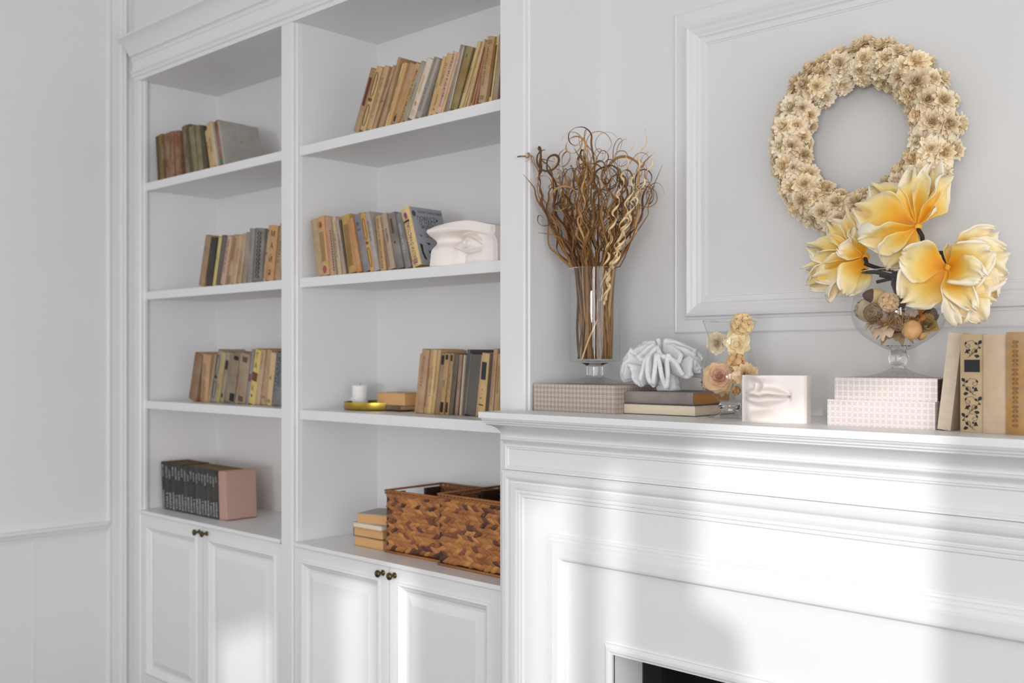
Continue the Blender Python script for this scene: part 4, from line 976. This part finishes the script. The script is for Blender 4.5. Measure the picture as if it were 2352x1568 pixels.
strand([Vector((VX + .02, VY - .03, VZ + .08)), Vector((VX + .055, VY - .02, VZ + .34))] + pxs([(1424, 612), (1470, 500), (1522, 378)], 2.41, 2.36), .0022, BR[2], 'single straight thin brown stalk leaning far right from the tall vase', None, .9, 0)
strand([PY(1336, 828, 2.372), PY(1352, 780, 2.370), PY(1374, 732, 2.364)], .0036, (232, 196, 140), 'short pale straight straw slanting inside the tall vase', None, .7, 0)
M = ['cream corkscrew strand rising highest at the right of the tall vase', 'cream corkscrew strand ending lower and farther right than the highest one', 'cream corkscrew strand among the brown ones right of the middle', 'shortest cream corkscrew strand at the right of the tall vase', 'lone cream corkscrew strand at the left of the brown bunch']
for ik, ((x0, y0), (x1, y1), (x2, y2), ph) in enumerate((((1386, 700), (1414, 560), (1488, 295), 0), ((1392, 690), (1424, 540), (1508, 340), 2), ((1380, 690), (1398, 520), (1452, 328), 4), ((1396, 660), (1412, 575), (1470, 420), 1), ((1330, 640), (1300, 450), (1262, 345), 3))):
    pts = []
    for k in range(110):
        s = k / 109; x = (1 - s) ** 2 * x0 + 2 * s * (1 - s) * x1 + s * s * x2; y = (1 - s) ** 2 * y0 + 2 * s * (1 - s) * y1 + s * s * y2
        c = PY(x, y, 2.414 - .03 * s); rr = .0078 * min(1, .3 + 3 * s); an = ph + s * 54
        pts.append(c + Vector((rr * math.cos(an), rr * math.sin(an) * .8, rr * .4 * math.sin(an))))
    strand(pts, .0046, (240, 214, 164), M[ik], 'cream corkscrew strands', .16, .10)

# ------------------------------------------------------------------ white coral
KZ = ZM + .0647
def coral():
    CXP = PY(1524, 0, 2.435).x; c = Vector((CXP, 2.435, KZ))
    t = thing('coral', 'white ruffled coral ornament on a round base standing on two stacked books', 'coral', c)
    t_ = NT('white_coral'); n1 = t_.noise(420, 3); n2 = t_.noise(60, 3); t_.base(t_.mix(n2, (.66, .67, .68), (.86, .87, .88))); t_.rough(.85); t_.bump(n1, .7, .0015)
    qt = Vector((.04, -.30, 1)).normalized().to_track_quat('Z', 'Y'); ctr = Vector((-.002, 0, .058))
    def fin(N, th0, amp, rin, rout, seed, nu, warp):
        o_ = Vector((seed, seed * 1.7, 3))
        def fn(u, v):
            ph = 2 * PI * u; pw = ph + warp * noise.noise(Vector((math.cos(ph), math.sin(ph), 0)) * 1.3 + o_)
            s = math.sin(N * pw); s = math.copysign(abs(s) ** .62, s); a2 = amp * (1 + .75 * noise.noise(Vector((math.cos(ph), math.sin(ph), 2)) * 2.2 + o_))
            th = th0 + .28 * noise.noise(Vector((math.cos(ph) * 1.5, math.sin(ph) * 1.5, seed))) + a2 * s; ps = ph + .20 / N * math.sin(2 * N * pw) + .10 * noise.noise(Vector((ph * 2, seed, 1)))
            d = qt @ Vector((math.sin(th) * math.cos(ps), math.sin(th) * math.sin(ps), math.cos(th)))
            ro = rout * (1 + .14 * noise.noise(d * 2.4 + o_) + .05 * noise.noise(d * 9)); r = rin + (ro - rin) * v
            wv = .06 * noise.noise(d * 7 + Vector((v * 2, 0, seed))) + .03 * noise.noise(d * 19)
            p = ctr + Vector((d.x * .134 * (r + wv), d.y * .095 * (r + wv), d.z * .088 * r))
            return (p.x, p.y, max(.008, p.z))
        return B().grid(fn, nu, 8)
    for i, a in enumerate(((11, 1.30, .50, .34, 1.0, 2.0, 480, .75), (6, .58, .36, .34, 1.0, 5.0, 240, .8))):
        o = fin(*a).obj('coral_fold', t_.m, t, 1)
        m = o.modifiers.new('thickness', 'SOLIDIFY'); m.thickness = .0125; m.offset = 0
        m = o.modifiers.new('round', 'SUBSURF'); m.levels = 2; m.render_levels = 2
    B().ball(ctr, .048, 28, 18, (1.25, .9, .85)).obj('coral_core', t_.m, t, 1)
    B().lathe([(.0001, 0), (.031, 0), (.034, .004), (.0345, .012), (.031, .017), (.034, .021), (.030, .032), (.026, .05), (.0001, .06)], 40, (.026, -.012, .0003), wob=lambda a, z: 1 + .05 * math.sin(5 * a + z * 200) + .03 * math.sin(11 * a)).obj('coral_base', t_.m, t, 1)
coral()

# ------------------------------------------------------------------ hourglass-shaped vase with dried flowers
HX, HY_ = PY(1676, 0, 2.372).x, 2.372
hu = thing('glass_vase', 'waisted clear hurricane vase filled with dried cream and peach flowers', 'vase', (HX, HY_, ZM + .0004))
tz = HX * FW[0] + HY_ * FW[1]; hz = lambda y: (820 - y) * tz / F - ZM; hr = lambda x: (1676 - x) * tz / F * .985
sh = [(hr(1651), hz(922)), (hr(1645), hz(914)), (hr(1634), hz(906)), (hr(1622), hz(896)), (hr(1613), hz(882)), (hr(1609.5), hz(866)), (hr(1612), hz(848)), (hr(1620), hz(824)), (hr(1626), hz(800)), (hr(1627.5), hz(786)), (hr(1625.5), hz(768)), (hr(1620), hz(754)), (hr(1613.6), hz(737))]
inn = [(r - .0022, z) for r, z in sh[::-1]]
B().lathe([(.0001, sh[0][1])] + sh, 56).obj('bowl', M_GLASS, hu, 35)
B().lathe([(hr(1622), .0004), (hr(1621), .002), (hr(1634), .006), (hr(1652), .013), (hr(1656), .019)], 48).obj('foot', M_GLASS, hu, 30)
B().lathe([(.0001, .0185), (hr(1656), .0185), (hr(1654), .024), (hr(1649.5), .030), (hr(1650), .036), (hr(1655), .041), (hr(1651), .0455), (.0001, .0455)], 48).obj('foot', M_SOLID, hu, 30)
rimring(sh[-1][0], sh[-1][1], hu)
def lay_obj(b, name, label, cat, p, nrm, mat, col, group=None, smooth=1, sc=1.0):
    o = b.obj(name, mat, None, smooth, label=label, cat=cat, group=group, color=lin(col)); o.location = p; o.rotation_mode = 'QUATERNION'
    o.rotation_quaternion = Vector(nrm).to_track_quat('Z', 'Y'); o.scale = (sc, sc, sc); return o
CAMN = lambda p: (-Vector(p)).normalized()
def cups(b, R0, rnd, n=40, cr=.28):
    for i in range(n):      # little shaving cups over a sphere
        z = 1 - 2 * (i + .5) / n; a = i * 2.399963; d = Vector((math.sqrt(1 - z * z) * math.cos(a), math.sqrt(1 - z * z) * math.sin(a), z)); q = Matrix.Translation(d * R0 * .62) @ d.to_track_quat('Z', 'Y').to_matrix().to_4x4()
        r = R0 * cr * rnd.uniform(.85, 1.1); b.lathe([(r * .15, 0), (r * .75, R0 * .10), (r, R0 * .38), (r * .90, R0 * .38), (r * .62, R0 * .12), (r * .1, R0 * .06)], 10, M=q)
    return b.ball((0, 0, 0), R0 * .66, 12, 8)
def spiral_rose(b, R0, rnd, turns=5.5):
    pts = int(turns * 16)
    def fn(u, v):
        a = u * turns * 2 * PI; r = R0 * (.08 + .86 * u) * (1 + .04 * math.sin(a * 2.7)); h = R0 * (.55 - .38 * u * u) + R0 * .05 * math.sin(3.3 * a)
        rr = r * (.72 + .28 * v) + .002 * v; return (rr * math.cos(a), rr * math.sin(a), h * (v) - R0 * .35 * (1 - v))
    return b.grid(fn, pts, 3).ball((0, 0, -.35 * R0), R0 * .62, 14, 8)
rh = random.Random(5)
def hp(x, y, dy): return PY(x, y, HY_ + dy)
p = hp(1704, 745, -.005); lay_obj(cups(B(), .030, rh, 44), 'dried_flower', 'topmost tan sola ball in the hurricane vase, rising above its rim', 'dried flower', p, CAMN(p), M_SOLA, (240, 210, 160), sc=1.0)
p = hp(1650, 787, 0); lay_obj(rosette(B(), .032, rh, 8, 4, 1, 3, 64, .85, .24, jag=.08), 'dried_flower', 'pale rolled rose at the left inside the hurricane vase', 'dried flower', p, CAMN(p) + Vector((-.5, 0, 0)), M_SOLA, (244, 226, 194))
p = hp(1692, 790, -.008); lay_obj(rosette(B(), .037, rh, 4, 4, 1, 20, 92, .85, .16, jag=.08), 'dried_flower', 'cream broad-petalled flower in the middle of the hurricane vase', 'dried flower', p, CAMN(p), M_SOLA, (250, 228, 178))
p = hp(1690, 829, 0); lay_obj(cups(B(), .024, rh, 26, .36), 'dried_flower', 'cluster of tan cup florets below the broad cream flower', 'dried flower', p, CAMN(p), M_SOLA, (234, 196, 142))
def rose_mat():
    t = NT('peach_rose_petals'); v = t.coord('Object'); ln_ = t.n('ShaderNodeVectorMath', operation='LENGTH'); t.put(ln_.inputs[0], v)
    r = t.n('ShaderNodeValToRGB'); t.put(r.inputs[0], t.math('MULTIPLY', ln_.outputs['Value'], 26.0)); e = r.color_ramp.elements
    e[0].position = .15; e[0].color = (*lin((222, 160, 70)), 1); e[1].position = .95; e[1].color = (*lin((232, 196, 148)), 1); q = e.new(.5); q.color = (*lin((222, 166, 138)), 1)
    t.base(r.outputs[0]); t.rough(.6); return t.m
p = hp(1652, 866, -.014); lay_obj(rosette(B(), .044, rh, 5, 3, 1, 14, 88, 1.0, .20, jag=.08), 'dried_flower', 'peach pink fabric rose low at the left of the hurricane vase', 'dried flower', p, CAMN(p) + Vector((0, 0, .15)), rose_mat(), (226, 180, 140), sc=1.0)
p = hp(1712, 862, 0); lay_obj(rosette(B(), .034, rh, 7, 5, 3, 6, 70, .5, .08), 'dried_flower', 'tan ruffled carnation low at the right of the hurricane vase', 'dried flower', p, CAMN(p) + Vector((.2, 0, .4)), M_SOLA, (238, 208, 166))
p = hp(1690, 897, -.022); lay_obj(cups(B(), .012, rh, 12, .5), 'dried_flower', 'small tan seed cup at the bottom of the hurricane vase', 'dried flower', p, CAMN(p), M_SOLA, (204, 158, 106))
p = hp(1624, 880, .010); lay_obj(rosette(B(), .020, rh, 4, 4, 2, 20, 80, .5), 'dried_flower', 'dark brown cone scrap behind the peach rose', 'dried flower', p, CAMN(p) + Vector((-1, 0, 0)), M_DRY, (120, 92, 62))
p = hp(1662, 884, .025); lay_obj(rosette(B(), .028, rh, 5, 4, 2, 20, 80, .5), 'dried_flower', 'beige dried bloom hidden behind the peach rose', 'dried flower', p, CAMN(p), M_SOLA, (206, 176, 132))

# ------------------------------------------------------------------ goblet with potpourri and the three big flowers
GX, GY = PY(2064, 0, 2.392).x, 2.392; GZ = ZM + .1131
gb = thing('glass_goblet', 'large clear glass goblet with a ball stem on two dotted boxes, filled with potpourri', 'goblet', (GX, GY, GZ))
tg = GX * FW[0] + GY * FW[1]; gz = lambda y: (820 - y) * tg / F - GZ; gr = lambda r: r * tg / F * .98
sh = [(gr(20), gz(804)), (gr(38), gz(797)), (gr(60), gz(784)), (gr(80), gz(770)), (gr(96), gz(752)), (gr(104), gz(732)), (gr(106), gz(718)), (gr(104), gz(698)), (gr(99), gz(674)), (gr(92), gz(648)), (gr(84), gz(622))]
inn = [(r - .0022, z) for r, z in sh[::-1]]
B().lathe([(.0001, sh[0][1])] + sh, 64).obj('bowl', M_GLASS, gb, 35)
B().lathe([(gr(70), .0004), (gr(71), .0012), (gr(66), .0035), (gr(40), .009), (gr(24), .016), (gr(15), .0225)], 56).obj('foot', M_GLASS, gb, 30)
B().lathe([(.0001, .021), (gr(13.5), .021), (gr(14), .026), (gr(19), .030), (gr(22.5), .0385), (gr(23), .044), (gr(22), .051), (gr(17), .060), (gr(15), .064), (gr(18), .068), (gr(30), .0745), (gr(30), .0755), (.0001, .077)], 56).obj('stem', M_SOLID, gb, 30)
rimring(sh[-1][0], sh[-1][1], gb)
def gp(x, y, dy): return PY(x, y, GY + dy)
def rattan(label, p, R0, seed, col):
    r = random.Random(seed); b = B()
    for i in range(17):
        n = Vector((r.gauss(0, 1), r.gauss(0, 1), r.gauss(0, 1))).normalized(); u = n.orthogonal().normalized(); v = n.cross(u); rr = R0 * r.uniform(.93, 1.0)
        b.tube([(u * math.cos(a) + v * math.sin(a)) * rr + n * rr * r.uniform(-.03, .03) for a in [2 * PI * k / 26 for k in range(26)]], .00085, 5, 1, True)
    o = b.obj('rattan_ball', M_DRY, None, 1, label=label, cat='rattan ball', color=lin(col)); o.location = p
rattan('rattan ball at the left inside the goblet', gp(2005, 719, -.055), .0225, 3, (150, 116, 80))
rattan('rattan ball in the middle of the goblet, lower than its twin', gp(2064, 737, -.062), .0235, 8, (156, 122, 84))
p = gp(2041, 694, -.040); lay_obj(cups(B(), .0235, rh, 40, .25), 'dried_flower', 'beige ball of ring-shaped cups between the two rattan balls', 'dried flower', p, CAMN(p), M_SOLA, (226, 194, 150))
p = gp(2014, 680, -.03); o = lay_obj(B().lathe([(.0001, -.024), (.009, -.022), (.017, -.012), (.0185, .0), (.016, .012), (.010, .022), (.0065, .034), (.004, .042), (.0001, .043)], 18, wob=lambda a, z: 1 + .06 * math.sin(3 * a + z * 90) + .03 * math.sin(9 * a)), 'seed_pod', 'pale yellow seed pod with a beak-like tip at the top of the goblet filling', 'seed pod', p, Vector((RT[0], RT[1], -.1)), M_DRY, (222, 192, 132))
B().lathe([(.0001, -.034), (.004, -.033), (.011, -.026), (.0165, -.014), (.0150, -.010), (.009, -.020), (.0001, -.024)], 16).obj('dark_cap', M_DRY, o, 1, color=lin((92, 66, 52)), label='dark brown cap')
def scales(b, R0, rnd, n=34, sc=.45):
    for i in range(n):
        z = .95 - 1.7 * (i + .5) / n; a = i * 2.399963; d = Vector((math.sqrt(1 - z * z) * math.cos(a), math.sqrt(1 - z * z) * math.sin(a), z)); q = Matrix.Translation(d * R0 * .9) @ d.to_track_quat('Z', 'Y').to_matrix().to_4x4() @ Matrix.Rotation(.35, 4, 'X')
        r = R0 * sc; b.grid(lambda u, v: q @ Vector((r * (2 * u - 1) * math.sin(PI * (.15 + .6 * v)), r * 1.3 * (v - .5), .12 * r * (1 - (2 * u - 1) ** 2))), 3, 3)
    return b.ball((0, 0, 0), R0 * .92, 14, 8)
p = gp(1992, 714, -.01); lay_obj(scales(B(), .029, rh), 'dried_cone', 'large pale scaly cone against the left wall of the goblet', 'cone', p, (0, 0, 1), M_DRY, (214, 194, 162))
p = gp(2038, 748, -.025); lay_obj(rosette(B(), .041, rh, 5, 4, 2, 25, 96, .55, .10, jag=.1), 'dried_flower', 'flat pale pink-beige bloom with a yellow heart at the goblet bottom', 'dried flower', p, Vector((-.1, -.45, 1)), M_SOLA, (226, 200, 172))
p = gp(2045, 746, -.060); lay_obj(rosette(B(), .015, rh, 4, 5, 2, 10, 60, .3), 'dried_flower', 'yellow stamen tuft at the heart of the flat pale bloom', 'dried flower', p, Vector((-.1, -.6, 1)), M_DRY, (206, 158, 78))
p = gp(2094, 757, -.052); lay_obj(B().ball((0, 0, 0), .0225, 24, 16), 'wooden_ball', 'plain tan wooden ball low in the goblet', 'ball', p, (0, .3, 1), M_DRY, (212, 166, 112))
p = gp(2108, 731, -.030); lay_obj(rosette(B(), .026, rh, 4, 4, 1, 20, 85, .75, .15), 'dried_flower', 'orange-brown papery seed head above the wooden ball', 'dried flower', p, Vector((-.4, -.6, .5)), M_DRY, (196, 132, 72))
p = gp(2126, 750, -.015); lay_obj(rosette(B(), .030, rh, 5, 3, 1, 10, 60, .95, .2), 'dried_flower', 'olive-tan dried rosebud at the right of the goblet', 'dried flower', p, Vector((.4, -.7, .6)), M_DRY, (188, 156, 96))
p = gp(2134, 722, .0); lay_obj(spiral_rose(B(), .022, rh, 4), 'dried_flower', 'brown spiral shaving flower behind the right petals in the goblet', 'dried flower', p, CAMN(p), M_DRY, (158, 116, 72))
p = gp(2088, 660, .01); lay_obj(rosette(B(), .036, rh, 5, 3, 1, 8, 52, 1.1, .22), 'dried_flower', 'russet brown bud at the back of the goblet below the dark stems', 'dried flower', p, Vector((.1, -.5, 1)), M_DRY, (156, 96, 46))
p = gp(2118, 773, -.045); lay_obj(B().lathe([(.0001, -.012), (.006, -.012), (.0068, .0), (.006, .012), (.0001, .012)], 14), 'wood_stub', 'short pale stick stub beside the wooden ball', 'wood piece', p, CAMN(p) + Vector((.5, 0, .3)), M_DRY, (206, 164, 108))
p = gp(2012, 742, -.004); lay_obj(rosette(B(), .030, rh, 5, 4, 2, 25, 92, .6, .1), 'dried_flower', 'pale loose petalled bloom at the lower left of the goblet under the scaly cone', 'dried flower', p, Vector((-.4, -.5, .6)), M_SOLA, (230, 208, 180))
p = gp(2058, 765, .01); lay_obj(rosette(B(), .042, rh, 6, 5, 2, 25, 95, .5, .1), 'dried_flower', 'beige bloom filling the bottom of the goblet behind the wooden ball', 'dried flower', p, Vector((.1, -.2, 1)), M_SOLA, (204, 170, 128))
p = gp(2078, 712, .02); lay_obj(rosette(B(), .045, rh, 5, 4, 2, 20, 90, .6, .12), 'dried_flower', 'brown leafy bloom in the middle of the goblet behind the rattan balls', 'dried flower', p, Vector((.0, -.7, 1)), M_DRY, (150, 110, 72))

def petal_mat():
    t = NT('foam_petal'); uv = t.n('ShaderNodeSeparateXYZ'); t.put(uv.inputs[0], t.coord('UV'))
    oi = t.n('ShaderNodeObjectInfo'); nz = t.noise(28, 3); edge = t.math('ABSOLUTE', t.math('MULTIPLY_ADD', uv.outputs[0], 2.0, -1.0))
    s = t.math('ADD', uv.outputs[1], t.math('MULTIPLY', t.math('POWER', edge, 3.0), .34)); s = t.math('ADD', s, t.math('MULTIPLY_ADD', nz, .30, -.15)); s = t.math('ADD', s, t.math('MULTIPLY_ADD', oi.outputs['Random'], .16, -.08))
    r = t.n('ShaderNodeValToRGB'); t.put(r.inputs[0], s); e = r.color_ramp.elements
    e[0].position = .0; e[0].color = (*lin((210, 128, 26)), 1); e[1].position = 1.0; e[1].color = (*lin((253, 246, 226)), 1)
    for p_, c in ((.22, (236, 166, 38)), (.42, (240, 190, 74)), (.62, (244, 217, 134)), (.82, (249, 233, 186))): q = e.new(p_); q.color = (*lin(c), 1)
    st = t.noise(30, 3, vec=t.scale(t.coord('UV'), 6, .5, 1)); t.base(t.mix(t.math('MULTIPLY', st, .22), r.outputs[0], (.72, .42, .10), 'MULTIPLY')); t.rough(.5); t.b.inputs['Specular IOR Level'].default_value = .3
    t.b.inputs['Subsurface Weight'].default_value = .15; t.b.inputs['Subsurface Radius'].default_value = (.01, .006, .002)
    return t.m
M_PETAL = petal_mat(); M_STEM = plain('black_brown_stem', (44, 34, 28), .6, .3, 120, .4, 300)
def petal(fl, base, tip, W, roll, seed, bend=.10, cup=.26, ruf=.125):
    r = random.Random(seed); a = tip - base; L = a.length; d = a.normalized(); N = -((base + tip) / 2).normalized(); N = (N - d * N.dot(d)).normalized()
    N = Quaternion(d, math.radians(roll)) @ N; S = d.cross(N); ph = r.uniform(0, 6.28); k1 = r.uniform(4.6, 6.4); k2 = r.uniform(7, 9.5)
    def fn(u, v):
        t = 2 * u - 1; e1 = sm(.55, 1, v); e2 = sm(.55, 1, abs(t)) * sm(.22, .6, v); ed = max(e1, e2)
        w_ = W / 2 * (.10 + .90 * sm(-.08, .50, v)) * math.sqrt(max(.10, 1 - .90 * (max(0, v - .60) / .40) ** 2.4))
        w_ *= 1 + .045 * math.sin(17 * v + ph) * sm(.35, .65, v); q2 = (t * w_ * 2 / W) ** 2
        al = L * (v - .14 * q2 * v * v) * (1 + .030 * math.sin(10.5 * t + ph) * e1) * (1 + .012 * math.sin(k1 * t + ph) * e1)
        h = W * cup * (q2 - .25) * (1 - .75 * e1) * (1 - .5 * (1 - v)) * sm(0, .4, v) + L * bend * math.sin(PI * min(1, v)) * .6 - L * bend * 1.1 * e1 * e1 * .6
        h += L * ruf * ed * (math.sin(k1 * t + ph) * .60 + .42 * math.sin(10.5 * t + ph + 1.1) * e1 + .55 * math.sin(k2 * v * (1 if t > 0 else -1) + 3.7 * t + ph * 2))
        return tuple(base + d * al + S * (t * w_ + W * .02 * ed * math.sin(9 * v + ph)) + N * h - fl.location)
    o = B().grid(fn, 30, 26, True).obj('petal', M_PETAL, fl, 1)
    m = o.modifiers.new('thickness', 'SOLIDIFY'); m.thickness = .0026; m.offset = 0; return o
def big_flower(name, label, bp, bY, pet, stem, seed):
    c3 = lambda p, dy: PY(1800 + p[0] / 2.904, 360 + p[1] / 2.904, bY + dy)
    base = c3(bp, 0); fl = thing(name, label, 'flower', base)
    for k, (tx, ty, W, dy, roll, bend, cup) in enumerate(pet):
        off = (Vector((tx - bp[0], 0, bp[1] - ty)).normalized()) * .006
        petal(fl, base + Vector((off.x * .7, off.x * .6 - .002, off.z)), c3((tx, ty), dy), W / 2.904 * 2.42 / F * 1.08, roll, seed + k, bend, cup)
    B().tube([c3(p, dy) - base for p, dy in stem], lambda s: .0052 - .0012 * s, 8).obj('stem', M_STEM, fl, 1)
    B().ball((0, .004, 0), .010, 12, 8).obj('calyx', M_PETAL, fl, 1)
big_flower('foam_flower', 'big yellow ruffled flower standing highest over the goblet', (890, 466), 2.360, [
  (870, 70, 190, .05, -12, .10, .30), (1000, 48, 170, .075, 8, .08, .34), (1105, 130, 170, .05, 38, .06, .4), (600, 190, 230, .055, -15, .08, .2),
  (478, 330, 285, -.005, 6, .16, .22), (505, 560, 200, -.045, -28, .14, .30), (600, 600, 190, -.02, 10, .12, .3), (690, 742, 250, -.005, -8, .10, .22), (840, 600, 130, .03, 20, .05, .3), (1000, 330, 150, .03, -55, .05, .3)],
  [((890, 470), 0), ((925, 530), .0), ((930, 600), .02), ((850, 690), .035), ((770, 740), .04), ((735, 800), .04), ((738, 880), .03)], 100)
big_flower('foam_flower', 'big yellow ruffled flower at the right of the goblet, partly before the books', (1092, 738), 2.325, [
  (1420, 500, 240, .06, 10, .06, .28), (1492, 640, 260, .05, 0, .06, .22), (1485, 790, 260, .045, -8, .06, .22), (1410, 950, 250, .035, -10, .06, .22), (1330, 1090, 240, .02, -15, .08, .3),
  (1385, 640, 270, -.02, 14, .14, .30), (1190, 1100, 180, -.028, -22, .10, .34), (1265, 1010, 150, -.045, 12, .08, .36), (790, 960, 285, -.020, 4, .10, .12), (785, 665, 255, -.048, -6, .16, .2), (1180, 600, 150, .05, 0, .05, .3), (1300, 790, 190, -.055, -14, .10, .26)],
  [((1092, 735), 0), ((1060, 640), .03), ((1000, 640), .05), ((860, 740), .07), ((770, 800), .07)], 200)
big_flower('foam_flower', 'big yellow ruffled flower at the left of the goblet', (540, 668), 2.385, [
  (300, 430, 180, .05, 12, .08, .34), (440, 350, 150, .06, -10, .06, .36), (170, 590, 200, .045, 0, .10, .26), (145, 740, 200, .035, -6, .10, .26), (155, 860, 190, .025, -14, .10, .28),
  (470, 470, 150, .0, 24, .10, .4), (360, 610, 150, -.02, 30, .08, .4), (415, 905, 215, -.045, 4, .14, .18), (300, 950, 150, -.01, -34, .08, .38), (210, 800, 190, .0, 8, .08, .3)],
  [((540, 668), .0), ((560, 720), -.01), ((640, 745), .01), ((760, 760), .03), ((740, 840), .03)], 300)
TW = ['broad blackish twig sloping down from the left goblet rim', 'upper blackish twig behind the left flower stem', 'level blackish twig across the middle of the goblet mouth', 'brownish broken twig poking left inside the goblet', 'blackish twig level above the goblet rim between the flowers', 'upright blackish twig dropping into the goblet filling', 'thin blackish twig lying lowest of the level ones in the goblet']
def twig(label, P, dy0, dy1, r):
    n = len(P); pts = [PY(1800 + x / 2.904, 360 + y / 2.904, GY + dy0 + (dy1 - dy0) * i / (n - 1)) for i, (x, y) in enumerate(P)]
    B().tube(pts, lambda s: r * (1 - .4 * s), 7).obj('dark_twig', M_STEM, None, 1, label=label, cat='twig', group='dark twigs across the goblet mouth')
for k, (P, a, c, r) in enumerate((([(520, 765), (640, 770), (760, 800), (880, 830), (960, 850)], -.05, .03, .0052), ([(540, 710), (640, 745), (800, 770), (930, 800)], -.02, .05, .0048), ([(530, 755), (700, 790), (860, 770), (930, 760)], -.03, .04, .004), ([(620, 835), (700, 818), (790, 800), (900, 750)], -.02, .04, .0042), ([(690, 725), (800, 715), (900, 700)], .0, .05, .0055), ([(745, 690), (735, 780), (728, 850), (745, 900), (775, 1010)], .0, -.01, .0055), ([(640, 790), (780, 830), (880, 845)], .0, .03, .004))):
    twig(TW.pop(0), P, a, c, r)
